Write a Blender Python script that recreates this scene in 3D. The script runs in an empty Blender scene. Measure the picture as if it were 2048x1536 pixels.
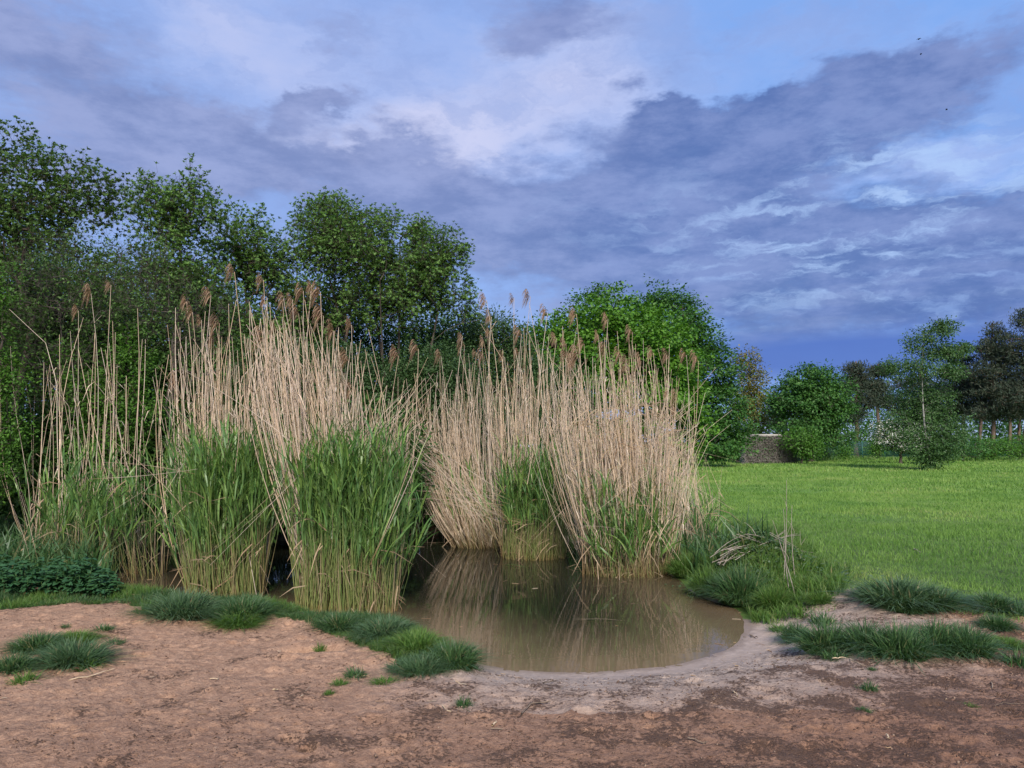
import bpy, math, random
import numpy as np
from mathutils import Vector, Matrix, Euler

random.seed(7)
SC = bpy.context.scene
COL = SC.collection

# ------------------------------------------------------------------ camera
F, CX, CY, HOR, CAMZ = 1538.0, 1024.0, 768.0, 890.0, 1.6
PITCH = math.atan((HOR - CY) / F)
cam_d = bpy.data.cameras.new('camera')
cam_d.sensor_fit = 'HORIZONTAL'; cam_d.sensor_width = 36.0
cam_d.lens = 36.0 * F / 2048.0
cam_d.clip_start = 0.05; cam_d.clip_end = 3000
cam = bpy.data.objects.new('camera', cam_d); COL.objects.link(cam)
cam.location = (0, 0, CAMZ); cam.rotation_euler = (math.pi / 2 + PITCH, 0, 0)
SC.camera = cam

# ------------------------------------------------------------------ exposure, sun, sky
EXP = 2.0
SUN_EL, SUN_AZ = math.radians(34), math.radians(176)      # the sun stands behind the camera
SUN_STR, SKY_STR = 1.5, 0.1
vs = SC.view_settings
vs.view_transform = 'Standard'; vs.look = 'None'; vs.exposure = EXP; vs.gamma = 1.0
vs.use_curve_mapping = False
SC.cycles.max_bounces = 7; SC.cycles.diffuse_bounces = 3; SC.cycles.glossy_bounces = 3
SC.cycles.transmission_bounces = 4; SC.cycles.transparent_max_bounces = 6
SC.cycles.caustics_reflective = False; SC.cycles.caustics_refractive = False
SC.cycles.use_denoising = True

sun_d = bpy.data.lights.new('sun', 'SUN'); sun_d.energy = SUN_STR
sun_d.angle = math.radians(14); sun_d.color = (1.0, 0.93, 0.84)
sun = bpy.data.objects.new('sun', sun_d); COL.objects.link(sun)
sdir = Vector((math.sin(SUN_AZ) * math.cos(SUN_EL), math.cos(SUN_AZ) * math.cos(SUN_EL), math.sin(SUN_EL)))
sun.rotation_euler = (-sdir).to_track_quat('-Z', 'Y').to_euler()
sun.location = sdir * 60


def ray(px, py):
    xc, yc = (px - CX) / F, (CY - py) / F
    return np.array([xc, math.cos(PITCH) - yc * math.sin(PITCH), math.sin(PITCH) + yc * math.cos(PITCH)])


def Q(px, py, Y):                      # the point at distance Y that stands over that spot of the view
    d = ray(px, py); t = Y / d[1]
    return np.array([d[0] * t, Y, CAMZ + d[2] * t])


def P(px, py, z=0.0):
    d = ray(px, py); t = (z - CAMZ) / d[2]
    return np.array([d[0] * t, d[1] * t, z])


def AE(px, py):
    d = ray(px, py); d = d / np.linalg.norm(d)
    return math.atan2(d[0], d[1]), math.asin(d[2])


class NT:
    """short hand for building node trees"""
    def __init__(s, tree): s.t = tree; s.n = tree.nodes; s.l = tree.links
    def new(s, typ, **kw):
        n = s.n.new(typ)
        for k, v in kw.items(): setattr(n, k, v)
        return n
    def put(s, sock, v):
        if hasattr(v, 'is_linked') or isinstance(v, bpy.types.NodeSocket): s.l.new(v, sock)
        elif v is not None:
            if isinstance(v, tuple) and len(v) == 3 and sock.type == 'RGBA': v = v + (1,)
            sock.default_value = v
    def math(s, op, a, b=None, c=None, clamp=False):
        n = s.new('ShaderNodeMath', operation=op, use_clamp=clamp)
        s.put(n.inputs[0], a)
        if b is not None: s.put(n.inputs[1], b)
        if c is not None: s.put(n.inputs[2], c)
        return n.outputs[0]
    def vec(s, op, a, b=None, c=None):
        n = s.new('ShaderNodeVectorMath', operation=op)
        s.put(n.inputs[0], a)
        if b is not None: s.put(n.inputs[1], b)
        if c is not None: s.put(n.inputs[2], c)
        return n.outputs['Value'] if op in ('LENGTH', 'DOT_PRODUCT', 'DISTANCE') else n.outputs[0]
    def mix(s, f, a, b, typ='MIX'):
        n = s.new('ShaderNodeMix', data_type='RGBA', blend_type=typ)
        s.put(n.inputs['Factor'], f)
        s.put([i for i in n.inputs if i.name == 'A' and i.type == 'RGBA'][0], a)
        s.put([i for i in n.inputs if i.name == 'B' and i.type == 'RGBA'][0], b)
        return [o for o in n.outputs if o.type == 'RGBA'][0]
    def noise(s, vec, scale, detail=4, rough=0.55, dist=0.0, dim='3D'):
        n = s.new('ShaderNodeTexNoise', noise_dimensions=dim)
        s.put(n.inputs['Vector'], vec); s.put(n.inputs['Scale'], scale)
        n.inputs['Detail'].default_value = detail; n.inputs['Roughness'].default_value = rough
        n.inputs['Distortion'].default_value = dist
        return n.outputs['Fac'] if 'Fac' in n.outputs else n.outputs[0], n.outputs['Color']
    def smooth(s, x, a, b, lo=0.0, hi=1.0):
        n = s.new('ShaderNodeMapRange', interpolation_type='SMOOTHSTEP')
        s.put(n.inputs['Value'], x)
        for k, v in zip(('From Min', 'From Max', 'To Min', 'To Max'), (a, b, lo, hi)):
            s.put(n.inputs[k], v)
        return n.outputs['Result']
    def attr(s, name):
        n = s.new('ShaderNodeAttribute', attribute_name=name); return n.outputs['Fac']


def build_world():
    w = bpy.data.worlds.new('World'); SC.world = w; w.use_nodes = True
    T = NT(w.node_tree); T.n.clear()
    out = T.new('ShaderNodeOutputWorld'); bg = T.new('ShaderNodeBackground')
    bg.inputs['Strength'].default_value = SKY_STR
    sky = T.new('ShaderNodeTexSky', sky_type='NISHITA', sun_disc=False)
    sky.sun_elevation = SUN_EL; sky.sun_rotation = SUN_AZ
    tc = T.new('ShaderNodeTexCoord'); d = T.vec('NORMALIZE', tc.outputs['Generated'])
    sep = T.new('ShaderNodeSeparateXYZ'); T.put(sep.inputs[0], d)
    x, y, z = sep.outputs
    az = T.math('ARCTAN2', x, y); el = T.math('ARCSINE', z)
    cmb = T.new('ShaderNodeCombineXYZ'); T.put(cmb.inputs[0], az); T.put(cmb.inputs[1], el)
    ae = cmb.outputs[0]
    # billow warp of the cloud outlines
    st = T.vec('MULTIPLY', d, (1.0, 1.0, 2.1))
    n1, c1 = T.noise(st, 5.0, 6, 0.6)
    n2, c2 = T.noise(st, 14.0, 5, 0.6)
    wv = T.vec('MULTIPLY_ADD', c1, (0.20, 0.12, 0.0), T.vec('ADD', ae, (-0.10, -0.06, 0.0)))
    wv = T.vec('MULTIPLY_ADD', c2, (0.115, 0.095, 0.0), T.vec('ADD', wv, (-0.0575, -0.0475, 0.0)))

    def blobs(lst, vec):
        tot = None
        for (px, py, rx, ry, amp) in lst:
            a, e = AE(px, py)
            v = T.vec('SUBTRACT', vec, (a, e, 0.0))
            v = T.vec('MULTIPLY', v, (F / rx * 1.12, F / ry * 1.12, 0.0))
            g = T.math('POWER', 2.718, T.math('MULTIPLY', T.vec('DOT_PRODUCT', v, v), -1.0))
            tot = T.math('MULTIPLY', g, amp) if tot is None else T.math('MULTIPLY_ADD', g, amp, tot)
        return tot

    # high thin layer: pale lavender sheets over blue
    hi = blobs([(640, 120, 330, 170, .5), (930, 300, 170, 100, .95), (1180, 190, 190, 150, .75),
                (60, 210, 90, 40, .35), (640, 280, 220, 40, .6), (270, 320, 70, 30, .7), (1120, 60, 160, 40, .35),
                (1880, 80, 160, 60, .22), (1930, 320, 260, 60, .5), (420, 60, 200, 70, .25), (1560, 90, 260, 90, .30)], wv)
    hi = T.math('ADD', hi, T.math('MULTIPLY', T.math('SUBTRACT', n1, 0.5), 0.9))
    hi = T.smooth(hi, -0.05, 1.25)
    K = 1.0 / (SKY_STR * 2 ** EXP)
    def c(r, g, b): return (r * K, g * K, b * K)
    blue = T.mix(T.smooth(az, -0.2, 0.55), c(.27, .42, .83), c(.20, .40, .87))
    high = T.mix(hi, blue, c(.60, .63, .88))
    veil, _ = T.noise(T.vec('MULTIPLY', wv, (3.5, 7.0, 1.0)), 1.6, 6, 0.65)
    high = T.mix(T.math('MULTIPLY', T.smooth(veil, .42, .62), .45), high, c(.26, .36, .70))
    # dark cumulus bank
    dk = blobs([(648, 205, 88, 34, 1.15), (560, 235, 60, 26, .6), (330, 275, 150, 60, .9), (480, 310, 220, 60, .9),
                (790, 335, 160, 60, 1.1), (900, 420, 260, 70, 1.1), (60, 70, 190, 110, .75), (200, 160, 240, 80, .35),
                (700, 35, 120, 40, .45), (1110, 50, 130, 80, .75), (1330, 225, 130, 42, 1.2), (1290, 330, 180, 80, .9),
                (1480, 260, 150, 70, 1.0), (1570, 215, 50, 40, 1.0), (1780, 185, 130, 62, .95), (1960, 115, 140, 52, .65),
                (1640, 280, 240, 70, .8), (1350, 420, 340, 80, .9), (1150, 520, 420, 80, .9), (1750, 600, 560, 120, 1.0),
                (1980, 480, 220, 100, .8), (200, 380, 300, 90, .8), (1500, 470, 320, 60, .6)], wv)
    n3, _ = T.noise(T.vec('MULTIPLY', d, (1, 1, 2.6)), 9.0, 7, 0.66)
    n4, _ = T.noise(T.vec('MULTIPLY', d, (1, 1, 2.8)), 25.0, 5, 0.6)
    dk = T.math('ADD', dk, T.math('MULTIPLY', T.math('SUBTRACT', n3, 0.5), 1.45))
    dk = T.math('ADD', dk, T.math('MULTIPLY', T.math('SUBTRACT', n4, 0.5), 0.55))
    # beyond the frame the same broken cloud goes on
    offl = T.smooth(T.math('ABSOLUTE', az), 0.62, 0.95); offu = T.smooth(el, 0.56, 0.8)
    off = T.math('MAXIMUM', offl, offu)
    nb, _ = T.noise(T.vec('MULTIPLY', d, (1, 1, 2.0)), 3.2, 6, 0.6)
    dk = T.math('ADD', dk, T.math('MULTIPLY', off, T.smooth(nb, 0.42, 0.62)))
    dkm = T.smooth(dk, 0.12, 0.88)
    slate = T.mix(T.smooth(az, -0.25, 0.25), c(.25, .31, .58), c(.115, .19, .475))
    slate = T.mix(T.smooth(n3, 0.35, 0.68), T.mix(1.0, slate, (.74, .78, .85), 'MULTIPLY'), T.mix(0.25, slate, c(.5, .55, .85)))
    col = T.mix(T.math('MULTIPLY', dkm, 0.92), high, slate)
    # torn bright streaks in the right-hand bank
    sv = T.vec('MULTIPLY', T.vec('ADD', T.vec('MULTIPLY', wv, (.45, .45, 0)), T.vec('MULTIPLY', ae, (.55, .55, 0))), (4.2, 17.0, 1.0))
    s1, _ = T.noise(sv, 2.6, 6, 0.6)
    reg = blobs([(1720, 440, 330, 130, 1.0), (1900, 330, 260, 60, .8), (1560, 500, 240, 60, .5), (1750, 590, 430, 60, .5), (1250, 440, 250, 60, .25), (1980, 640, 160, 24, .6)], ae)
    stk = T.math('MULTIPLY', T.smooth(s1, 0.47, 0.68), T.math('MINIMUM', reg, 1.0))
    col = T.mix(T.math('MULTIPLY', stk, 0.85), col, c(.42, .59, .93))
    sl, _ = T.noise(T.vec('MULTIPLY', ae, (2.2, 17.0, 1.0)), 2.0, 5, 0.6)
    low = T.math('MULTIPLY', T.smooth(el, 0.30, 0.05), T.smooth(az, -0.05, 0.35))
    col = T.mix(T.math('MULTIPLY', low, T.smooth(sl, 0.4, 0.62)), col, T.mix(1.0, col, (.62, .72, .92), 'MULTIPLY'))
    # clear deep-blue slot low on the right, paler air right at the horizon
    slot = blobs([(1640, 712, 320, 44, 1.1), (1950, 695, 300, 36, .7)], ae)
    col = T.mix(T.math('MINIMUM', slot, 0.95), col, c(.055, .135, .52))
    hz = T.smooth(el, 0.055, 0.0)
    col = T.mix(T.math('MULTIPLY', hz, 0.7), col, c(.55, .62, .82))
    col = T.mix(0.03, col, sky.outputs[0])
    below = T.smooth(el, -0.01, -0.06)
    col = T.mix(below, col, c(.12, .16, .2))
    T.put(bg.inputs['Color'], col)
    T.l.new(bg.outputs[0], out.inputs[0])


build_world()

# ------------------------------------------------------------------ object helpers
def tag(o, label=None, cat=None, group=None, kind=None):
    if label: o['label'] = label
    if cat: o['category'] = cat
    if group: o['group'] = group
    if kind: o['kind'] = kind
    return o


def thing(name, label, cat, loc, group=None):
    o = bpy.data.objects.new(name, None); COL.objects.link(o)
    o.empty_display_size = 0.1
    o.location = tuple(float(v) for v in loc)
    return tag(o, label, cat, group)


def link(name, me, parent=None, loc=None, kind=None):
    o = bpy.data.objects.new(name, me); COL.objects.link(o)
    if parent is not None: o.parent = parent
    if loc is not None: o.location = tuple(float(v) for v in loc)
    if kind: o['kind'] = kind
    return o


class Geo:
    """collects vertices, quads and triangles with a random tint value and a base-to-tip value"""
    def __init__(s): s.V = []; s.Q = []; s.T = []; s.R = []; s.A = []; s.n = 0
    def add(s, V, Q=None, T=None, r=None, a=None):
        V = np.asarray(V, np.float32).reshape(-1, 3)
        if Q is not None and len(Q): s.Q.append(np.asarray(Q, np.int32).reshape(-1, 4) + s.n)
        if T is not None and len(T): s.T.append(np.asarray(T, np.int32).reshape(-1, 3) + s.n)
        m = len(V)
        s.V.append(V)
        s.R.append(np.full(m, 0.5, np.float32) if r is None else np.broadcast_to(np.asarray(r, np.float32), (m,)))
        s.A.append(np.full(m, 0.0, np.float32) if a is None else np.broadcast_to(np.asarray(a, np.float32), (m,)))
        s.n += m
    def arrays(s):
        return (np.concatenate(s.V), np.concatenate(s.Q) if s.Q else None, np.concatenate(s.T) if s.T else None,
                np.concatenate(s.R), np.concatenate(s.A))
    def mesh(s, name, mat, origin=None, smooth=False):
        V, Qd, Tr, R, A = s.arrays()
        if origin is not None: V = V - np.asarray(origin, np.float32)
        return mesh_np(name, V, Qd, Tr, mat, {'rnd': R, 'along': A}, smooth)


def mesh_np(name, V, Qd, Tr, mat, attrs=None, smooth=False):
    me = bpy.data.meshes.new(name)
    V = np.ascontiguousarray(V, np.float32)
    me.vertices.add(len(V)); me.vertices.foreach_set('co', V.ravel())
    nq = 0 if Qd is None else len(Qd); nt = 0 if Tr is None else len(Tr)
    li = []; 
    if nq: li.append(Qd.ravel())
    if nt: li.append(Tr.ravel())
    li = np.concatenate(li).astype(np.int32)
    me.loops.add(len(li)); me.loops.foreach_set('vertex_index', li)
    ls = np.concatenate([np.arange(nq, dtype=np.int32) * 4, nq * 4 + np.arange(nt, dtype=np.int32) * 3])
    me.polygons.add(nq + nt); me.polygons.foreach_set('loop_start', ls)
    if smooth: me.polygons.foreach_set('use_smooth', np.ones(nq + nt, bool))
    me.update(calc_edges=True)
    for k, v in (attrs or {}).items():
        at = me.attributes.new(k, 'FLOAT', 'POINT'); at.data.foreach_set('value', np.ascontiguousarray(v, np.float32))
    if mat is not None: me.materials.append(mat)
    return me


def nrm(v):
    return v / np.maximum(np.linalg.norm(v, axis=-1, keepdims=True), 1e-9)


def ribbons(g, Pt, side, W, r=None):
    """flat blades: Pt (N,S,3), side (N,3), W (N,S)"""
    N, S, _ = Pt.shape
    off = side[:, None, :] * (W[..., None] * 0.5)
    V = np.stack([Pt - off, Pt + off], axis=2).reshape(-1, 3)
    i = np.arange(N)[:, None] * (S * 2) + np.arange(S - 1)[None, :] * 2
    Qd = np.stack([i, i + 1, i + 3, i + 2], -1).reshape(-1, 4)
    a = np.broadcast_to(np.linspace(0, 1, S)[None, :, None], (N, S, 2)).reshape(-1)
    rr = None if r is None else np.repeat(r, S * 2)
    g.add(V, Qd, None, rr, a)


def tubes(g, Pt, R, k=3, r=None, a0=None, a1=None):
    N, S, _ = Pt.shape
    d = nrm(Pt[:, -1] - Pt[:, 0])
    ref = np.where(np.abs(d[:, 2:3]) > 0.8, np.array([[1.0, 0.1, 0]]), np.array([[0, 0.1, 1.0]]))
    u = nrm(np.cross(d, ref)); v = np.cross(d, u)
    an = np.arange(k) * 2 * math.pi / k
    ring = np.cos(an)[None, :, None] * u[:, None, :] + np.sin(an)[None, :, None] * v[:, None, :]
    V = (Pt[:, :, None, :] + ring[:, None] * R[:, :, None, None]).reshape(-1, 3)
    i = (np.arange(N)[:, None] * S + np.arange(S - 1)[None, :])[..., None] * k
    j = np.arange(k); j2 = (j + 1) % k
    Qd = np.stack([i + j, i + j2, i + j2 + k, i + j + k], -1).reshape(-1, 4)
    if a0 is None: al = np.broadcast_to(np.linspace(0, 1, S)[None, :, None], (N, S, k))
    else: al = np.broadcast_to((a0[:, None] + (a1 - a0)[:, None] * np.linspace(0, 1, S))[:, :, None], (N, S, k))
    g.add(V, Qd, None, None if r is None else np.repeat(r, S * k), al.reshape(-1))


def leaves(g, pos, dirn, nor, L, W, fold=0.12, r=None, a=None):
    """folded diamond leaves"""
    dirn = nrm(dirn); s = nrm(np.cross(dirn, nor)); n = np.cross(s, dirn)
    m = pos + dirn * (L * 0.42)[:, None]
    lft = m + s * (W * .5)[:, None] + n * (W * fold)[:, None]
    rgt = m - s * (W * .5)[:, None] + n * (W * fold)[:, None]
    tip = pos + dirn * L[:, None]
    V = np.stack([pos, lft, tip, rgt], 1).reshape(-1, 3)
    b = np.arange(len(pos))[:, None] * 4
    T = np.concatenate([b + np.array([[0, 2, 1]]), b + np.array([[0, 3, 2]])], 0)
    g.add(V, None, T, None if r is None else np.repeat(r, 4), None if a is None else np.repeat(a, 4))


# ------------------------------------------------------------------ numpy noise
def _hash(ix, iy, seed):
    h = (ix.astype(np.int64) * 374761393 + iy.astype(np.int64) * 668265263 + seed * 974634777) & 0x7fffffff
    h = ((h ^ (h >> 13)) * 1274126177) & 0x7fffffff
    return ((h ^ (h >> 16)) & 0xffff) / 65535.0


def vnoise(x, y, seed=0):
    x = np.asarray(x, float); y = np.asarray(y, float)
    ix = np.floor(x); iy = np.floor(y); fx = x - ix; fy = y - iy
    fx = fx * fx * (3 - 2 * fx); fy = fy * fy * (3 - 2 * fy)
    a = _hash(ix, iy, seed); b = _hash(ix + 1, iy, seed); c = _hash(ix, iy + 1, seed); d = _hash(ix + 1, iy + 1, seed)
    return (a * (1 - fx) + b * fx) * (1 - fy) + (c * (1 - fx) + d * fx) * fy - 0.5


def fbm(x, y, seed=0, octs=4):
    t = 0; amp = 1.0
    for o in range(octs):
        t = t + amp * vnoise(x * 2 ** o, y * 2 ** o, seed + o * 17); amp *= 0.5
    return t


def sstep(a, b, x):
    t = np.clip((x - a) / (b - a), 0, 1); return t * t * (3 - 2 * t)


def inpoly(x, y, poly):
    x = np.asarray(x); y = np.asarray(y)
    ins = np.zeros(x.shape, bool); n = len(poly)
    for i in range(n):
        x0, y0 = poly[i]; x1, y1 = poly[(i + 1) % n]
        if y0 == y1: continue
        ins ^= ((y0 > y) != (y1 > y)) & (x < (x1 - x0) * (y - y0) / (y1 - y0) + x0)
    return ins


def polydist(x, y, poly):
    dd = np.full(np.shape(x), 1e9); n = len(poly)
    for i in range(n):
        a = poly[i]; b = poly[(i + 1) % n]; ex, ey = b - a; L2 = ex * ex + ey * ey + 1e-12
        t = np.clip(((x - a[0]) * ex + (y - a[1]) * ey) / L2, 0, 1)
        dd = np.minimum(dd, (x - a[0] - t * ex) ** 2 + (y - a[1] - t * ey) ** 2)
    dd = np.sqrt(dd)
    return np.where(inpoly(x, y, poly), -dd, dd)


def chaikin(p, k=2):
    for _ in range(k):
        q = np.roll(p, -1, 0)
        p = np.stack([p * .75 + q * .25, p * .25 + q * .75], 1).reshape(-1, p.shape[1])
    return p


def pxpoly(pts, z):
    return np.array([P(a, b, z)[:2] for a, b in pts])


# ------------------------------------------------------------------ terrain
WZ = -0.22
POND = chaikin(pxpoly([(950, 1328), (1010, 1338), (1080, 1343), (1150, 1345), (1230, 1343), (1310, 1335), (1390, 1320), (1445, 1304),
        (1484, 1284), (1500, 1258), (1497, 1238), (1482, 1220), (1452, 1201), (1410, 1182), (1375, 1166), (1340, 1150), (1310, 1130),
        (1260, 1100), (1150, 1083), (1000, 1074), (850, 1068), (700, 1072), (500, 1085), (320, 1110), (235, 1150), (240, 1200),
        (400, 1226), (540, 1232), (600, 1248), (690, 1266), (770, 1266), (850, 1286), (900, 1303), (935, 1318)], WZ), 2)
px0, py0 = POND.min(0) - 1.6; px1, py1 = POND.max(0) + 1.6
BANK = pxpoly([(-300, 1178), (0, 1182), (230, 1184), (300, 1176), (400, 1188), (540, 1194), (600, 1212), (690, 1230), (770, 1232), (850, 1258),
        (905, 1285), (945, 1310), (962, 1335), (930, 1350), (860, 1358), (800, 1345), (780, 1322), (720, 1300), (660, 1275), (600, 1252),
        (540, 1243), (420, 1246), (330, 1240), (250, 1216), (120, 1218), (0, 1226), (-300, 1240)], -0.03)
MEADOW = pxpoly([(1300, 1125), (1385, 1180), (1420, 1205), (1480, 1205), (1560, 1218), (1610, 1210), (1660, 1232), (1700, 1192), (1780, 1208),
        (1860, 1225), (1950, 1240), (2060, 1255), (2400, 1290), (9000, 1000), (9000, 896), (1000, 896), (1000, 960), (1200, 1080)], 0.0)
MND = P(1520, 1150, 0.0)[:2]; DOCKHOLE = P(1605, 1172, 0.0)[:2]; HOLE = P(622, 1296, 0.0)[:2]
rng = np.random.default_rng(11)
_dx = rng.uniform(-5, 5.5, 520); _dy = rng.uniform(3.3, 7.6, 520); _dr = rng.uniform(.035, .1, 520); _da = rng.uniform(.006, .022, 520)


def pond_d(x, y):
    x = np.asarray(x, float); y = np.asarray(y, float)
    d = np.full(x.shape, 5.0)
    m = (x > px0) & (x < px1) & (y > py0) & (y < py1)
    if m.any(): d[m] = polydist(x[m], y[m], POND)
    return d + 0.06 * vnoise(x * 2.3, y * 2.3, 5) + .02 * vnoise(x * 9, y * 9, 6)


def H(x, y, fine=False):
    x = np.atleast_1d(np.asarray(x, float)); y = np.atleast_1d(np.asarray(y, float))
    d = pond_d(x, y)
    w = 0.45 + 0.95 * sstep(-0.9, 0.1, x) * sstep(9.0, 7.2, y)
    top = 0.05 * fbm(x * .55, y * .55, 3, 3) * sstep(90, 20, y)
    h = np.where(d > 0, WZ + (0.0 - WZ + top) * sstep(0, 1, d / w) ** 0.9, WZ - 0.35 * sstep(0, 0.9, -d))
    h = h + 0.05 * sstep(0.0, 0.3, d) * sstep(0.9, 0.35, d) * sstep(-0.2, -0.9, x)          # left bank lip
    r2 = ((x - MND[0]) / 0.55) ** 2 + ((y - MND[1]) / 0.45) ** 2
    h = h + 0.42 * np.exp(-r2)
    h = h + 0.12 * np.exp(-(((x - P(1820, 1200)[0]) / 0.9) ** 2 + ((y - P(1820, 1200)[1]) / 0.5) ** 2))
    h = h - 0.20 * np.exp(-(((x - HOLE[0]) / .20) ** 2 + ((y - HOLE[1]) / .11) ** 2) ** 1.5) + 0.03 * np.exp(-(((x - HOLE[0]) / .3) ** 2 + ((y - HOLE[1] + .2) / .08) ** 2))
    h = h - 0.10 * np.exp(-(((x - DOCKHOLE[0]) / .25) ** 2 + ((y - DOCKHOLE[1]) / .15) ** 2))
    if fine:
        dirt = (.25 * sstep(0.0, 0.06, d) + .75 * sstep(0.12, 0.5, d)) * sstep(9.5, 7.5, y)
        h = h + dirt * (0.022 * fbm(x * 5, y * 5, 21, 4) + 0.020 * np.abs(fbm(x * 14, y * 14, 31, 3)))
        h = h + dirt * 0.007 * vnoise(x * 45, y * 45, 41)
    return h


def G(px, py):                          # where the line of sight meets the ground
    z = 0.0
    for _ in range(8):
        p = P(px, py, z); z = 0.5 * z + 0.5 * max(float(H(p[0], p[1])[0]), WZ)
    p[2] = float(H(p[0], p[1])[0]); return p


def axis(lo, hi, step, far0, far1, grow=1.09):
    a = list(np.arange(lo, hi + 1e-6, step)); s = step
    while a[-1] < far1: s *= grow; a.append(a[-1] + s)
    s = step; b = [a[0]]
    while b[-1] > far0: s *= grow; b.append(b[-1] - s)
    return np.array(b[:0:-1] + a)


def build_ground():
    xs = axis(-4.6, 5.4, 0.021, -420, 420); ys = axis(3.5, 7.6, 0.018, -30, 600, 1.045)
    X, Y = np.meshgrid(xs, ys); x = X.ravel(); y = Y.ravel()
    z = H(x, y, True)
    dimp = np.zeros_like(X)
    for a, b, r, am in zip(_dx, _dy, _dr, _da):                     # paw and boot prints with pushed-up rims
        i0, i1 = np.searchsorted(xs, (a - 2.2 * r, a + 2.2 * r)); j0, j1 = np.searchsorted(ys, (b - 2.2 * r, b + 2.2 * r))
        q = ((X[j0:j1, i0:i1] - a) ** 2 + ((Y[j0:j1, i0:i1] - b) * 1.25) ** 2) / r ** 2
        dimp[j0:j1, i0:i1] += -am * np.exp(-q * 1.4) + am * .8 * np.exp(-((np.sqrt(q) - 1.15) / .3) ** 2)
    d = pond_d(x, y)
    z = z + dimp.ravel() * sstep(0.1, 0.5, d)
    grass = sstep(0.0, -0.45, polydist(x, y, MEADOW) + .5 * fbm(x * 2.2, y * 2.2, 51, 3))
    grass = np.maximum(grass, sstep(0.03, -0.16, polydist(x, y, BANK) + .2 * fbm(x * 4, y * 4, 61, 3)))
    back = (y > 9.9) & (x < 2.6) & (d > 0)
    grass = np.where(back & (d > 0.05), 1.0, grass); grass = np.where(y > 16, 1.0, grass)
    thicket_floor = sstep(2.0, -1.5, x - (y - 9) * 0.12) * sstep(8.6, 10.0, y)                       # darker ground under the thicket
    nx, ny = len(xs), len(ys)
    i = (np.arange(ny - 1)[:, None] * nx + np.arange(nx - 1)[None, :]).ravel()
    Qd = np.stack([i, i + 1, i + nx + 1, i + nx], -1).astype(np.int32)
    V = np.stack([x, y, z], -1)
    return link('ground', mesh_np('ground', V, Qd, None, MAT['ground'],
                {'grass': grass, 'pond': d, 'litter': thicket_floor}, True), kind='structure')


# ------------------------------------------------------------------ materials
MAT = {}


def new_mat(name):
    m = bpy.data.materials.new(name); m.use_nodes = True
    T = NT(m.node_tree); T.n.clear()
    out = T.new('ShaderNodeOutputMaterial')
    MAT[name] = m
    return m, T, out


def pbr(T, out, col, rough=0.8, spec=0.3, bump=None, dist=0.01, trans=0.0, tcol=None):
    b = T.new('ShaderNodeBsdfPrincipled'); T.put(b.inputs['Base Color'], col); T.put(b.inputs['Roughness'], rough)
    b.inputs['Specular IOR Level'].default_value = spec
    if bump is not None:
        bn = T.new('ShaderNodeBump'); T.put(bn.inputs['Height'], bump); bn.inputs['Distance'].default_value = dist
        bn.inputs['Strength'].default_value = 1.0
        T.l.new(bn.outputs[0], b.inputs['Normal'])
    if trans > 0:
        t = T.new('ShaderNodeBsdfTranslucent'); T.put(t.inputs['Color'], tcol if tcol is not None else col)
        mx = T.new('ShaderNodeMixShader'); mx.inputs[0].default_value = trans
        T.l.new(b.outputs[0], mx.inputs[1]); T.l.new(t.outputs[0], mx.inputs[2]); T.l.new(mx.outputs[0], out.inputs[0])
    else: T.l.new(b.outputs[0], out.inputs[0])
    return b


def ramp(T, f, stops):
    n = T.new('ShaderNodeValToRGB'); T.put(n.inputs[0], f)
    e = n.color_ramp.elements
    while len(e) < len(stops): e.new(0.5)
    for el, (p, c) in zip(e, stops): el.position = p; el.color = c + (1,)
    return n.outputs[0]


def rnd_of(T):
    oi = T.new('ShaderNodeObjectInfo')
    return T.math('FRACT', T.math('ADD', T.attr('rnd'), oi.outputs['Random']))


def leaf_mat(name, stops, trans=0.3, rough=0.5, spec=0.3, along=None, obj_rnd=False):
    m, T, out = new_mat(name)
    f = rnd_of(T) if obj_rnd else T.attr('rnd')
    col = ramp(T, f, stops)
    if along: 
        cc, lo, hi = along
        col = T.mix(T.smooth(T.attr('along'), lo, hi), col, cc)
    tc = T.mix(1.0, col, (1.25, 1.35, .75), 'MULTIPLY')
    pbr(T, out, col, rough, spec, None, 0, trans, tc)


def bark_mat(name, c0, c1, scale=30):
    m, T, out = new_mat(name)
    tc = T.new('ShaderNodeTexCoord')
    n, _ = T.noise(T.vec('MULTIPLY', tc.outputs['Object'], (1, 1, .3)), scale, 5, .6)
    pbr(T, out, T.mix(T.smooth(n, .35, .65), c0, c1), .9, .2, n, .01)


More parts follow.
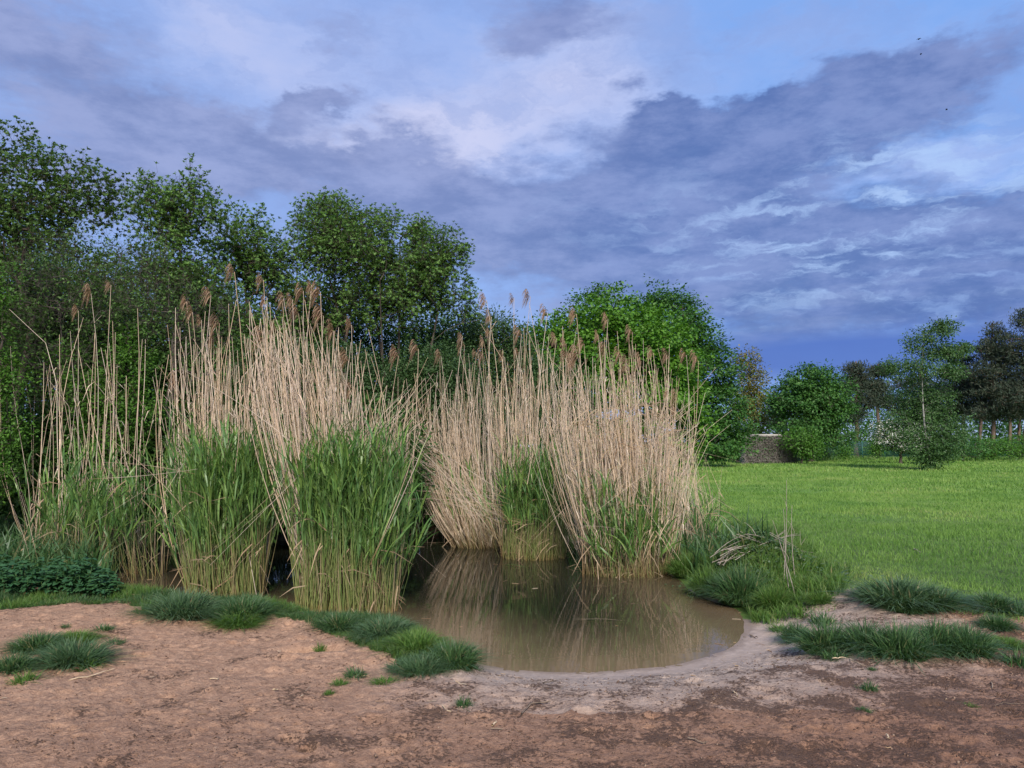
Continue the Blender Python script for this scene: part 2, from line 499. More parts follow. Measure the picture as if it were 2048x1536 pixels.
def build_materials():
    # soil, wet sand, meadow floor
    m, T, out = new_mat('ground')
    tc = T.new('ShaderNodeTexCoord'); p = tc.outputs['Object']
    big, _ = T.noise(p, .55, 4, .6); mid, _ = T.noise(p, 2.6, 6, .65); fin, _ = T.noise(p, 17., 8, .7); grit, _ = T.noise(p, 110., 4, .7)
    sep = T.new('ShaderNodeSeparateXYZ'); T.put(sep.inputs[0], p)
    redness = T.smooth(T.math('ADD', T.math('MULTIPLY_ADD', sep.outputs[0], .12, T.math('MULTIPLY', sep.outputs[1], -.24)), big), -1.2, -.1)
    soil = T.mix(redness, (.44, .275, .178), (.27, .152, .096))
    soil = T.mix(T.smooth(fin, .36, .66), T.mix(1.0, soil, (.72, .69, .68), 'MULTIPLY'), T.mix(1.0, soil, (1.03, 1.03, 1.03), 'MULTIPLY'))
    spk, _ = T.noise(p, 58., 4, .7)
    soil = T.mix(T.smooth(spk, .40, .60), T.mix(1.0, soil, (.83, .81, .80), 'MULTIPLY'), T.mix(1.0, soil, (1.07, 1.06, 1.05), 'MULTIPLY'))
    pd = T.attr('pond'); rag, _ = T.noise(p, 9., 5, .65)
    pale = T.smooth(T.math('ADD', pd, T.math('MULTIPLY', T.math('SUBTRACT', mid, .5), 2.6)), 2.5, .5)
    pale = T.math('MULTIPLY', pale, T.smooth(sep.outputs[0], -1.2, -.2))
    soil = T.mix(pale, soil, T.mix(T.smooth(fin, .4, .65), (.36, .275, .22), (.44, .345, .28)))
    # dark organic crumbs trodden into the sand
    cr, _ = T.noise(T.vec('MULTIPLY', p, (1, 1.2, 1)), 34., 5, .75)
    dens = T.math('ADD', T.math('MULTIPLY', T.math('SUBTRACT', mid, .5), 2.0), T.smooth(T.math('MULTIPLY_ADD', sep.outputs[0], .25, T.math('MULTIPLY', sep.outputs[1], -.30)), -2.3, -.7, -.18, .10))
    dens = T.math('MULTIPLY', T.smooth(T.math('ADD', cr, T.math('MULTIPLY', dens, .55)), .53, .68), T.smooth(T.math('ADD', pd, T.math('MULTIPLY', T.math('SUBTRACT', rag, .5), .5)), .14, .55))
    soil = T.mix(T.math('MULTIPLY', dens, .92), soil, T.mix(grit, (.07, .042, .028), (.15, .088, .06)))
    soil = T.mix(T.math('MULTIPLY', T.smooth(grit, .62, .74), .35), soil, (.46, .36, .29))
    damp = T.smooth(T.math('ADD', pd, T.math('MULTIPLY', T.math('SUBTRACT', fin, .5), .12)), .13, .0)
    soil = T.mix(T.math('MULTIPLY', damp, .6), soil, (.15, .105, .078))
    tuf, _ = T.noise(p, 5., 6, .7); far, _ = T.noise(T.vec('MULTIPLY', p, (.6, 1, 1)), .35, 5, .6)
    turf = T.mix(T.smooth(tuf, .35, .65), T.mix(T.attr('grass'), (.045, .05, .022), (.065, .11, .028)), T.mix(T.attr('grass'), (.05, .09, .024), (.10, .165, .036)))
    turf = T.mix(T.smooth(sep.outputs[1], 9., 24.), turf, T.mix(T.smooth(far, .35, .62), (.11, .21, .035), (.19, .28, .05)))
    turf = T.mix(T.math('MULTIPLY', T.attr('litter'), .92), turf, (.03, .03, .018))  # turf turns much darker under the thicket behind the pond
    foot = T.math('MULTIPLY', T.smooth(pd, .5, .05), T.smooth(sep.outputs[0], .2, -.6))
    soil = T.mix(T.math('MULTIPLY', foot, .85), soil, T.mix(T.smooth(fin, .4, .6), (.05, .038, .022), (.15, .11, .06)))
    g = T.smooth(T.math('ADD', T.attr('grass'), T.math('MULTIPLY', T.math('SUBTRACT', tuf, .5), .9)), .3, .75)
    col = T.mix(g, soil, turf)
    hgt = T.math('ADD', T.math('MULTIPLY', fin, .7), T.math('MULTIPLY', grit, .22))
    hgt = T.math('ADD', hgt, T.math('MULTIPLY', spk, .35)); hgt = T.math('ADD', hgt, T.math('MULTIPLY', dens, .35))
    hgt = T.math('MULTIPLY', hgt, T.smooth(pd, .0, .6, .22, 1.0))
    rough = T.smooth(pd, .02, .35, .42, .92)
    pbr(T, out, col, rough, .25, hgt, .032)
    # muddy pond water
    m, T, out = new_mat('pond_water')
    tc = T.new('ShaderNodeTexCoord'); p = tc.outputs['Object']
    sw = T.new('ShaderNodeSeparateXYZ'); T.put(sw.inputs[0], p)
    shal = T.math('MULTIPLY', T.smooth(T.attr('pond'), -1.9, -.05), T.smooth(sw.outputs[1], 12.5, 8.2))
    n, _ = T.noise(p, 1.7, 4, .6)
    col = T.mix(T.math('MULTIPLY', shal, T.smooth(n, .2, .7, .8, 1.0)), (.016, .016, .010), (.15, .108, .062))
    rp, _ = T.noise(T.vec('MULTIPLY', p, (1, 1.6, 1)), 5.5, 3, .5)
    b = pbr(T, out, col, .02, .5, rp, .0008)
    b.inputs['IOR'].default_value = 1.333
    # reeds
    m, T, out = new_mat('dry_cane')
    f = rnd_of(T)
    col = ramp(T, f, [(0, (.52, .37, .23)), (.25, (.66, .51, .35)), (.5, (.56, .42, .30)), (.75, (.72, .60, .46)), (1, (.50, .40, .32))])
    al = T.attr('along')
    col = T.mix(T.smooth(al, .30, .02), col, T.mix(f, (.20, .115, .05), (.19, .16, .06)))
    tc = T.new('ShaderNodeTexCoord')
    nn, _ = T.noise(T.vec('MULTIPLY', tc.outputs['Object'], (9, 9, 40)), 1., 3, .6)
    col = T.mix(T.math('MULTIPLY', T.smooth(nn, .5, .7), .35), col, (.25, .16, .10))
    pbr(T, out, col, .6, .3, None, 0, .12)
    m, T, out = new_mat('green_stem')
    f = rnd_of(T)
    col = T.mix(T.smooth(T.attr('along'), .03, .16), T.mix(f, (.26, .14, .05), (.22, .17, .07)),
                T.mix(T.smooth(T.attr('along'), .35, .8), ramp(T, f, [(0, (.14, .18, .05)), (.4, (.21, .24, .08)), (.62, (.24, .18, .085)), (.78, (.33, .27, .15)), (.85, (.18, .21, .06)), (1, (.10, .16, .04))]), (.10, .17, .05)))
    pbr(T, out, col, .5, .35, None, 0, .1)
    leaf_mat('reed_leaf', [(0, (.075, .17, .05)), (.4, (.125, .235, .058)), (.75, (.19, .29, .07)), (1, (.10, .19, .07))], .35, .42, .4, None, True)
    leaf_mat('dead_leaf', [(0, (.40, .28, .17)), (.5, (.48, .37, .25)), (1, (.30, .19, .12))], .3, .7, .2)
    leaf_mat('plume', [(0, (.25, .155, .10)), (.5, (.31, .20, .135)), (1, (.38, .27, .19))], .35, .8, .1)
    # grasses
    leaf_mat('dark_grass', [(0, (.032, .085, .028)), (.5, (.055, .12, .036)), (.9, (.08, .15, .05)), (1, (.24, .20, .10))], .3, .45, .35, ((.085, .15, .07), .55, 1.1))
    leaf_mat('blue_grass', [(0, (.045, .095, .042)), (.5, (.065, .13, .052)), (.92, (.09, .155, .07)), (1, (.25, .21, .11))], .3, .5, .3, ((.10, .165, .085), .5, 1.1))
    leaf_mat('bright_grass', [(0, (.06, .13, .026)), (.5, (.08, .17, .03)), (.85, (.11, .195, .038)), (1, (.19, .20, .075))], .35, .5, .3, ((.13, .21, .05), .5, 1.2))
    leaf_mat('meadow_grass', [(0, (.09, .195, .038)), (.4, (.15, .27, .055)), (.75, (.21, .325, .075)), (1, (.31, .33, .13))], .35, .55, .25, ((.20, .31, .06), .4, 1.2))
    leaf_mat('nettle', [(0, (.028, .085, .035)), (.5, (.04, .11, .042)), (1, (.055, .135, .05))], .25, .5, .35)
    leaf_mat('dock', [(0, (.05, .10, .04)), (.5, (.07, .13, .05)), (1, (.09, .12, .06))], .25, .5, .35)
    # tree leaves
    leaf_mat('willow_leaf', [(0, (.06, .13, .032)), (.5, (.105, .205, .045)), (1, (.16, .28, .06))], .35)
    leaf_mat('dark_leaf', [(0, (.032, .075, .02)), (.5, (.052, .115, .026)), (1, (.085, .17, .034))], .3)
    leaf_mat('mid_leaf', [(0, (.04, .085, .022)), (.5, (.07, .14, .03)), (1, (.11, .20, .04))], .35)
    leaf_mat('shrub_leaf', [(0, (.035, .075, .026)), (.5, (.055, .11, .034)), (1, (.085, .145, .05))], .3)
    leaf_mat('fresh_leaf', [(0, (.05, .13, .018)), (.5, (.075, .18, .024)), (1, (.11, .225, .034))], .35)
    leaf_mat('maple_leaf', [(0, (.05, .14, .016)), (.5, (.085, .205, .02)), (1, (.13, .26, .028))], .3)
    leaf_mat('deep_maple_leaf', [(0, (.032, .095, .022)), (.5, (.052, .14, .028)), (1, (.085, .185, .034))], .3)
    leaf_mat('oak_leaf', [(0, (.16, .12, .03)), (.5, (.17, .16, .04)), (1, (.11, .17, .04))], .3)
    leaf_mat('birch_leaf', [(0, (.045, .10, .035)), (.5, (.065, .135, .042)), (1, (.095, .17, .055))], .3)
    leaf_mat('pine_needle', [(0, (.026, .042, .028)), (.5, (.036, .056, .034)), (.8, (.056, .06, .038)), (1, (.036, .066, .038))], .1, .7)
    leaf_mat('blossom', [(0, (.62, .60, .54)), (.6, (.72, .70, .66)), (1, (.5, .5, .4))], .2, .8)
    bark_mat('dark_bark', (.045, .036, .028), (.085, .07, .055))
    bark_mat('grey_twig', (.055, .047, .038), (.10, .088, .074))
    bark_mat('creeper_twig', (.12, .108, .095), (.215, .195, .172))
    bark_mat('dead_stem', (.20, .17, .13), (.38, .33, .27))
    bark_mat('straw', (.42, .31, .19), (.55, .43, .29))
    bark_mat('old_stick', (.10, .075, .055), (.2, .15, .11))
    bark_mat('pine_bark', (.08, .055, .042), (.15, .105, .08), 6)
    m, T, out = new_mat('birch_bark')
    tc = T.new('ShaderNodeTexCoord'); n, _ = T.noise(T.vec('MULTIPLY', tc.outputs['Object'], (2, 2, 5)), 1.2, 5, .7)
    pbr(T, out, T.mix(T.smooth(n, .50, .60), (.27, .265, .24), (.05, .045, .04)), .8, .2)
    m, T, out = new_mat('concrete')
    tc = T.new('ShaderNodeTexCoord'); n, _ = T.noise(tc.outputs['Object'], 1.5, 6, .6)
    pbr(T, out, T.mix(n, (.26, .24, .21), (.42, .40, .36)), .9, .2, n, .02)
    m, T, out = new_mat('fence_green'); pbr(T, out, (.02, .085, .075), .5, .4)
    m, T, out = new_mat('bird'); pbr(T, out, (.012, .012, .016), .7, .2)
    leaf_mat('litter', [(0, (.45, .33, .2)), (.35, (.30, .19, .11)), (.7, (.13, .085, .06)), (1, (.52, .42, .3))], .05, .8, .2)
    m, T, out = new_mat('crumb')
    pbr(T, out, ramp(T, T.attr('rnd'), [(0, (.075, .045, .03)), (.6, (.15, .09, .062)), (1, (.30, .21, .15))]), .95, .1)


build_materials()
ground = build_ground()


def build_water():
    c = POND.mean(0)
    xs = np.arange(px0, px1, .06); ys = np.arange(py0, py1, .06)
    X, Y = np.meshgrid(xs, ys); d = pond_d(X.ravel(), Y.ravel()).reshape(X.shape)
    keep = d < .35; idx = -np.ones(X.shape, int); idx[keep] = np.arange(keep.sum())
    a, b, c2, e = idx[:-1, :-1], idx[:-1, 1:], idx[1:, 1:], idx[1:, :-1]
    ok = (a >= 0) & (b >= 0) & (c2 >= 0) & (e >= 0)
    Qd = np.stack([a[ok], b[ok], c2[ok], e[ok]], -1).astype(np.int32)
    V = np.stack([X[keep], Y[keep], np.full(keep.sum(), WZ)], -1)
    link('pond_water', mesh_np('pond_water', V, Qd, None, MAT['pond_water'], {'pond': d[keep]}, True), kind='structure')


build_water()

# ------------------------------------------------------------------ grass
def blade_set(g, base, h, lean, rg, width=.006, S=4, droop=.5):
    """curved grass blades standing on base (N,3); h (N,), lean (N,2) is the sideways reach of the tip"""
    N = len(base); t = np.linspace(0, 1, S)[None, :]
    L = np.linalg.norm(lean, axis=1)
    Pt = np.zeros((N, S, 3))
    Pt[..., 0] = base[:, 0:1] + lean[:, 0:1] * t ** 1.7
    Pt[..., 1] = base[:, 1:2] + lean[:, 1:2] * t ** 1.7
    Pt[..., 2] = base[:, 2:3] + h[:, None] * (t - droop * (L / (h + 1e-4))[:, None].clip(0, 1.2) * t ** 3 * .6)
    ang = rg.uniform(0, math.pi, N); side = np.stack([np.cos(ang), np.sin(ang), 0 * ang], 1)
    W = np.asarray(width).reshape(-1, 1) * np.array([[.8, 1.0, .75, .12] if S == 4 else [1.0, .8, .1]])
    ribbons(g, Pt, side, np.broadcast_to(W, (N, S)), rg.uniform(0, 1, N))


TUFT = {}


def tuft_mesh(kind, var):
    key = (kind, var)
    if key not in TUFT:
        rg = np.random.default_rng(100 + var * 7 + len(kind)); n = 1150 if var < 4 else 190
        g = Geo(); r = np.sqrt(rg.uniform(0, 1, n)) * .42; a = rg.uniform(0, 2 * math.pi, n)
        base = np.stack([r * np.cos(a), r * np.sin(a), np.full(n, -.02)], 1)
        h = rg.uniform(.45, 1.0, n) * (1 - .45 * (r / .42) ** 2)
        if var >= 4: h *= rg.uniform(.35, 1.15, n); base[:, :2] += rg.normal(0, .09, (n, 2))
        out = .12 + .62 * (r / .42)
        lean = np.stack([np.cos(a), np.sin(a)], 1) * (out * rg.uniform(.4, 1.1, n) * .75)[:, None] + rg.normal(0, .17, (n, 2))
        blade_set(g, base, h, lean, rg, .019 if var < 4 else .036, 4, .9)
        TUFT[key] = g.mesh('grass_tuft', MAT[kind])
    return TUFT[key]


def tuft(px, py, w, h, kind, label, group, var=None):
    p = G(px, py); D = math.hypot(p[0], p[1])
    o = link('grass_tuft', tuft_mesh(kind, random.randrange(4) + (4 if w < 62 else 0)))
    o.location = (p[0], p[1], p[2])
    sx = w / F * D / 1.12; sz = h / F * D / .98
    o.scale = (sx, sx * .85, sz); o.rotation_euler = (0, 0, random.uniform(0, 6.28))
    return tag(o, label, 'grass tuft', group)


def build_tufts():
    gl = 'grass tufts in the bare soil on the left'; gr = 'grass tufts on the bare soil on the right'; gb = 'tussocks on the left pond bank'
    L = [(365, 1232, 130, 62, 'blue_grass', 'largest blue-green tussock on the left bank before the reeds', gb),
         (488, 1236, 110, 58, 'dark_grass', 'dark tussock on the bank below the dark gap between two reed clumps', gb),
         (300, 1226, 60, 36, 'bright_grass', 'yellow-green tuft beside the largest blue-green tussock', gb),
         (475, 1250, 95, 32, 'bright_grass', 'light green low tuft at the soil edge beneath the dark bank tussock', gb),
         (680, 1256, 90, 40, 'dark_grass', 'dark tussock at the foot of the middle reed clump', gb),
         (770, 1272, 110, 52, 'blue_grass', 'pale blue-green tussock where the reed clump meets open water', gb),
         (835, 1300, 120, 52, 'bright_grass', 'light green tussock halfway along the grassy spit', gb),
         (905, 1330, 115, 66, 'dark_grass', 'dense dark tussock at the very tip of the grassy spit', gb),
         (840, 1345, 100, 48, 'blue_grass', 'dull green tussock on the near side of the grassy spit', gb),
         (75, 1300, 92, 40, 'dark_grass', 'dark tuft at the back of the left-edge cluster', gl),
         (148, 1328, 118, 56, 'blue_grass', 'broad blue-green tuft, largest of the left-edge cluster', gl),
         (150, 1284, 70, 26, 'bright_grass', 'flat yellow-green tuft behind the broad blue-green one', gl),
         (28, 1342, 70, 40, 'dark_grass', 'dark tuft cut by the left picture edge', gl),
         (52, 1364, 54, 30, 'bright_grass', 'small light tuft, nearest of the left-edge cluster', gl),
         (176, 1338, 54, 28, 'bright_grass', 'small light tuft pressed against the broad blue-green one', gl),
         (232, 1288, 32, 22, 'dark_grass', 'small dark tuft alone right of the left-edge cluster', gl),
         (208, 1260, 34, 18, 'dark_grass', 'small low tuft behind the left-edge cluster', gl),
         (132, 1254, 22, 10, 'dark_grass', 'tiny thin tuft nearest the nettles on the soil', gl),
         (658, 1388, 20, 16, 'bright_grass', 'tiny bright tuft furthest out on the soil from the spit', gl),
         (680, 1368, 34, 18, 'bright_grass', 'small sparse tuft second from the end of the trail off the spit', gl),
         (712, 1352, 50, 26, 'dark_grass', 'tuft third from the end of the trail off the spit', gl),
         (768, 1366, 48, 22, 'bright_grass', 'thin light tuft in front of the spit tussocks', gl),
         (800, 1340, 60, 30, 'dark_grass', 'ragged tuft joining the soil to the spit', gl),
         (928, 1412, 44, 34, 'dark_grass', 'single upright tuft in the pale sand below the spit', gl),
         (641, 1296, 26, 26, 'bright_grass', 'wispy tuft growing from the hollow in the soil', gl),
         (1656, 1302, 110, 70, 'dark_grass', 'dark tussock at the left end of the long grass row', gr),
         (1735, 1300, 125, 66, 'dark_grass', 'dark tussock second from left in the long grass row', gr),
         (1800, 1312, 130, 74, 'dark_grass', 'deepest tussock in the middle of the long grass row', gr),
         (1872, 1302, 125, 70, 'dark_grass', 'dark tussock right of the middle of the long grass row', gr),
         (1935, 1306, 110, 66, 'dark_grass', 'dark tussock at the right end of the long grass row', gr),
         (1592, 1280, 66, 44, 'dark_grass', 'dark low tuft between the puddle beach and the long grass row', gr),
         (1562, 1262, 44, 24, 'bright_grass', 'thin light tuft nearest the wet beach', gr),
         (1668, 1316, 54, 26, 'dark_grass', 'low tuft spilling in front of the long grass row', gr),
         (1648, 1248, 60, 40, 'dark_grass', 'upright tuft behind the left end of the long grass row', gr),
         (1605, 1232, 60, 34, 'bright_grass', 'light tuft between the mound and the long grass row', gr),
         (1640, 1204, 64, 26, 'bright_grass', 'vivid yellow-green tuft below the dock plant', gr),
         (1795, 1206, 150, 62, 'blue_grass', 'big spreading blue-green tussock at the meadow edge', gr),
         (1865, 1210, 120, 48, 'dark_grass', 'dark tussock right of the big spreading one', gr),
         (1820, 1222, 80, 34, 'dark_grass', 'low dark tuft in front of the big spreading tussock', gr),
         (1985, 1216, 90, 34, 'dark_grass', 'dark tuft at the meadow edge toward the right side', gr),
         (1995, 1256, 62, 30, 'dark_grass', 'mid-sized tuft on soil between row and meadow edge', gr),
         (2005, 1292, 70, 22, 'bright_grass', 'flat sparse tuft right of the long grass row', gr),
         (2040, 1328, 60, 46, 'dark_grass', 'dark tuft cut by the right picture edge', gr),
         (2035, 1230, 50, 36, 'dark_grass', 'dark tuft at the right picture edge by the meadow', gr),
         (1488, 1204, 110, 92, 'dark_grass', 'tall dark tussock overhanging the water in front of the mound', gr),
         (1418, 1184, 84, 64, 'bright_grass', 'green tussock on the bank between reed stand and mound', gr),
         (1548, 1212, 86, 50, 'bright_grass', 'light tussock at the right foot of the mound', gr),
         (1372, 1150, 70, 60, 'bright_grass', 'grass tussock against the right foot of the dense dry reeds', gr),
         (1455, 1150, 90, 60, 'dark_grass', 'dark tussock on the left flank of the mound', gr),
         (1738, 1380, 32, 26, 'dark_grass', 'small round tuft alone in the right foreground soil', gr),
         (1728, 1424, 26, 18, 'dark_grass', 'tiny dark tuft nearest the camera on the right soil', gr),
         (1938, 1414, 26, 12, 'bright_grass', 'flat faint tuft far out on the reddish soil', gr),
         (1744, 1340, 16, 10, 'dark_grass', 'tiniest tuft just below the long grass row', gr)]
    for a in L: tuft(*a)


def scatter_poly(poly, n, rg, fn=None):
    lo, hi = poly.min(0), poly.max(0); out = []
    while sum(map(len, out)) < n:
        q = rg.uniform(lo, hi, (n * 2, 2)); m = inpoly(q[:, 0], q[:, 1], poly)
        if fn is not None: m &= fn(q[:, 0], q[:, 1])
        if not m.any(): break
        out.append(q[m])
    return np.concatenate(out)[:n]


def build_grass():
    rg = np.random.default_rng(5)
    # strip of grass on the left bank
    g = Geo(); q = scatter_poly(BANK, 48000, rg, lambda x, y: (x > -6.5) & (pond_d(x, y) > .03) & (fbm(x * 3.5, y * 3.5, 77, 3) > -.36))
    z = H(q[:, 0], q[:, 1]); n = len(q)
    h = (.03 + .065 * (vnoise(q[:, 0] * 3, q[:, 1] * 3, 9) + .5)) * rg.uniform(.6, 1.5, n)
    blade_set(g, np.c_[q, z - .01], h, rg.normal(0, .035, (n, 2)) + np.array([.015, -.02]), rg, .005, 3)
    g2 = Geo(); q = scatter_poly(BANK, 20000, rg, lambda x, y: (x > -6.5) & (pond_d(x, y) > .03) & (fbm(x * 2.5, y * 2.5, 79, 3) > -.05)); n = len(q)
    blade_set(g2, np.c_[q, H(q[:, 0], q[:, 1]) - .01], (.03 + .06 * (vnoise(q[:, 0] * 3, q[:, 1] * 3, 10) + .5)) * rg.uniform(.6, 1.5, n), rg.normal(0, .04, (n, 2)), rg, .0055, 3)
    o = link('bank_grass', g.mesh('bank_grass', MAT['dark_grass']), kind='stuff'); tag(o, 'short dark grass along the left bank of the pond', 'grass')
    o = link('light_bank_grass', g2.mesh('light_bank_grass', MAT['bright_grass']), kind='stuff'); tag(o, 'lighter green grass mixed into the left bank', 'grass')
    # meadow
    g = Geo(); parts = []
    for (y0, y1, dens, w, hh) in ((6.5, 11, 1500, .006, .085), (11, 16, 850, .009, .10), (16, 26, 360, .014, .12), (26, 45, 95, .027, .16), (45, 90, 26, .06, .22)):
        xl = lambda y: .6 if y < 16 else y * .10
        area = (y1 - y0) * (y1 * .72 - .5); n = int(area * dens)
        y = rg.uniform(y0, y1, n); x = rg.uniform(-.2, 1, n) * (y1 * .74 + .5); 
        m = (x > np.where(y < 16, .9, y * .15)) & inpoly(x, y, MEADOW) & (polydist(x, y, MEADOW) + .55 * fbm(x * 2.2, y * 2.2, 51, 3) < -.02) & (pond_d(x, y) > .06)
        x, y = x[m], y[m]; n = len(x); z = H(x, y)
        edge = sstep(1.6, .2, -polydist(x, y, MEADOW)) if y0 < 12 else 0 * x
        h = .62 * hh * (.55 + .9 * (vnoise(x * .8, y * .8, 13) + .5) + .5 * (vnoise(x * 3, y * 3, 14))) * rg.uniform(.6, 1.5, n) * (1 - .3 * edge)
        h = h * (1 + 1.2 * sstep(80, 88, y))
        blade_set(g, np.c_[x, y, z - .01], h, rg.normal(0, .38, (n, 2)) * h[:, None], rg, w, 3)
        g.R[-1] = np.repeat(np.clip(.45 + .8 * fbm(x * .33, y * .33, 66, 3) + .45 * fbm(x * 1.6, y * 1.6, 67, 2) + rg.uniform(-.25, .25, n), 0, 1), 6).astype(np.float32)
    o = link('meadow_grass', g.mesh('meadow_grass', MAT['meadow_grass']), kind='stuff')
    tag(o, 'bright green mown meadow grass on the right', 'grass')
    n = 7000; y = rg.uniform(68, 90, n); x = rg.uniform(16, 68, n); h = rg.uniform(.15, .6, n) * (.5 + 1.1 * (vnoise(x * .4, y * .4, 55) + .5)) * sstep(66, 80, y)
    g = Geo(); blade_set(g, np.c_[x, y, 0 * x - .02], h, rg.normal(0, .4, (n, 2)) * h[:, None], rg, .07, 3)
    o = link('rough_grass', g.mesh('rough_grass', MAT['bright_grass']), kind='stuff'); tag(o, 'rough tall grass along the far fence', 'grass')
    # rank grass and weeds round the mound and along the right pond bank
    g = Geo()
    poly = pxpoly([(1335, 1150), (1360, 1090), (1440, 1050), (1590, 1060), (1640, 1120), (1700, 1150), (1690, 1200), (1560, 1215), (1480, 1200), (1420, 1200), (1380, 1178)], 0)
    q = scatter_poly(poly, 24000, rg, lambda x, y: pond_d(x, y) > .02); n = len(q)
    h = .14 * (.5 + 1.2 * (vnoise(q[:, 0] * 2.2, q[:, 1] * 2.2, 90) + .5)) * rg.uniform(.5, 1.4, n)
    blade_set(g, np.c_[q, H(q[:, 0], q[:, 1]) - .01], h, rg.normal(0, .45, (n, 2)) * h[:, None], rg, .008, 4)
    o = link('bank_weeds', g.mesh('bank_weeds', MAT['bright_grass']), kind='stuff')
    tag(o, 'rank grass round the mound on the right pond bank', 'weeds')
    # undergrowth behind the pond and under the trees
    g = Geo(); n = 24000
    x = rg.uniform(-9, 3.2, n); y = rg.uniform(9.5, 17, n); m = pond_d(x, y) > .1; x, y = x[m], y[m]; n = len(x)
    h = rg.uniform(.15, 1.1, n) * np.where(y > 12.3, 1, .5)
    blade_set(g, np.c_[x, y, H(x, y)], h, rg.normal(0, .4, (n, 2)) * h[:, None], rg, .03, 3)
    o = link('undergrowth', g.mesh('undergrowth', MAT['dark_grass']), kind='stuff'); tag(o, 'shaded undergrowth behind the reeds', 'undergrowth')
    # broken bits of reed strewn on the soil
    g = Geo(); n = 800
    x = rg.uniform(-4.8, 5.4, n); y = rg.uniform(3.5, 8.2, n); d = pond_d(x, y)
    m = (d > .12) & (rg.uniform(0, 1, n) < .25 + .75 * sstep(1.6, .2, d)); x, y = x[m], y[m]; n = len(x)
    L = rg.uniform(.015, .085, n) * rg.uniform(.5, 1.4, n); a = rg.uniform(0, 6.28, n); z = H(x, y, True) + .010
    c = np.c_[x, y, z]; dv = np.c_[np.cos(a), np.sin(a), rg.normal(0, .12, n)] * L[:, None]
    tubes(g, np.stack([c - dv * .5, c + rg.normal(0, .003, (n, 3)), c + dv * .5], 1), np.repeat(rg.uniform(.0012, .0032, n)[:, None], 3, 1), 4, rg.uniform(0, 1, n))
    o = link('straw_litter', g.mesh('straw_litter', MAT['litter']), kind='stuff'); tag(o, 'broken bits of dry reed strewn on the soil', 'litter')
    # soil crumbs on the trampled ground
    g = Geo(); n = 26000
    x = rg.uniform(-4.8, 5.6, n); y = 3.4 + 4.2 * rg.uniform(0, 1, n) ** 1.3
    d = pond_d(x, y); m = (d > .35) & (fbm(x * 2.3, y * 2.3, 33, 3) + .07 * (x - 1) - .10 * (y - 4.6) > rg.uniform(-.75, .55, n)); x, y = x[m], y[m]; n = len(x)
    z = H(x, y, True); s = rg.uniform(.002, .0085, n) * rg.uniform(.5, 1.2, n)
    tet = np.array([[1, 0, -.3], [-.5, .87, -.3], [-.5, -.87, -.3], [0, 0, .8]])
    V = np.c_[x, y, z + .004][:, None] + (tet[None] + rg.normal(0, .3, (n, 4, 3))) * s[:, None, None] * np.array([1.3, 1.0, .8])
    Tn = np.array([[0, 1, 3], [1, 2, 3], [2, 0, 3], [0, 2, 1]])
    g.add(V.reshape(-1, 3), None, (np.arange(n)[:, None, None] * 4 + Tn[None]).reshape(-1, 3), np.repeat(rg.uniform(0, 1, n), 4))
    o = link('soil_crumbs', g.mesh('soil_crumbs', MAT['crumb']), kind='stuff'); tag(o, 'dark crumbs of soil trodden into the sand', 'soil')


build_grass()
build_tufts()

# ------------------------------------------------------------------ trees
def bez(p0, p1, p2, S):
    t = np.linspace(0, 1, S)[:, None]
    return p0 * (1 - t) ** 2 + 2 * p1 * t * (1 - t) + p2 * t ** 2


def lobe_points(lobes, n, rg, shell=.5):
    """points through a crown of ellipsoids (cx,cy,cz,rx,ry,rz,weight), denser toward the outside"""
    w = np.array([l[6] * (l[3] * l[4] * l[5]) ** (2 / 3) for l in lobes]); w = w / w.sum()
    idx = rg.choice(len(lobes), n, p=w)
    L = np.array([l[:6] for l in lobes])[idx]
    v = nrm(rg.normal(0, 1, (n, 3))); r = rg.uniform(0, 1, (n, 1)) ** shell
    p = L[:, :3] + v * r * L[:, 3:6]
    return p, nrm(v + .25 * rg.normal(0, 1, (n, 3)))


def skeleton(trunks, pts, rg, jit=.10, lift=.12, S=5):
    """join every crown point to the nearest wood, inner points first; returns list of (points, parent) branches"""
    paths = [np.asarray(t) for t in trunks]; par = [-1] * len(paths)
    cap = sum(len(p) for p in paths) + len(pts) * (S - 1)
    SK = np.zeros((cap, 3)); own = np.zeros(cap, int); k = 0
    for i, p in enumerate(paths):
        h = len(p) // 3; m = len(p) - h
        SK[k:k + m] = p[h:]; own[k:k + m] = i; k += m
    d0 = np.min(np.linalg.norm(pts[:, None] - SK[None, :k], axis=2), 1)
    for j in np.argsort(d0):
        p = pts[j]; dv = p - SK[:k]; dist = np.linalg.norm(dv, axis=1)
        c = dist + .9 * np.maximum(0, -dv[:, 2])
        b = int(np.argmin(c)); L = dist[b]
        mid = (SK[b] + p) / 2 + np.array([0, 0, lift * L]) + rg.normal(0, jit * L, 3)
        q = bez(SK[b], mid, p, S)
        paths.append(q); par.append(own[b]); SK[k:k + S - 1] = q[1:]; own[k:k + S - 1] = len(paths) - 1; k += S - 1
    return paths, par


def wood(paths, par, ntr, r_tip, rg, expo=.5, rmax=None, k=4):
    n = np.ones(len(paths))
    for i in range(len(paths) - 1, -1, -1):
        if par[i] >= 0: n[par[i]] += n[i]
    r0 = r_tip * n ** expo
    if rmax: r0 = np.minimum(r0, rmax)
    big = Geo(); small = Geo()
    for i, p in enumerate(paths):
        e = max(r_tip, r0[i] * .35) if n[i] > 1 else r_tip * .5
        R = np.linspace(r0[i], e, len(p))
        if i < ntr: R = np.linspace(r0[i] * 1.15, max(r0[i] * .3, r_tip * 2), len(p)); R[0] *= 1.35
        g = big if (i < ntr) else small
        tubes(g, p[None], R[None], 6 if i < ntr else (k if n[i] > 3 else 3))
    return big, small


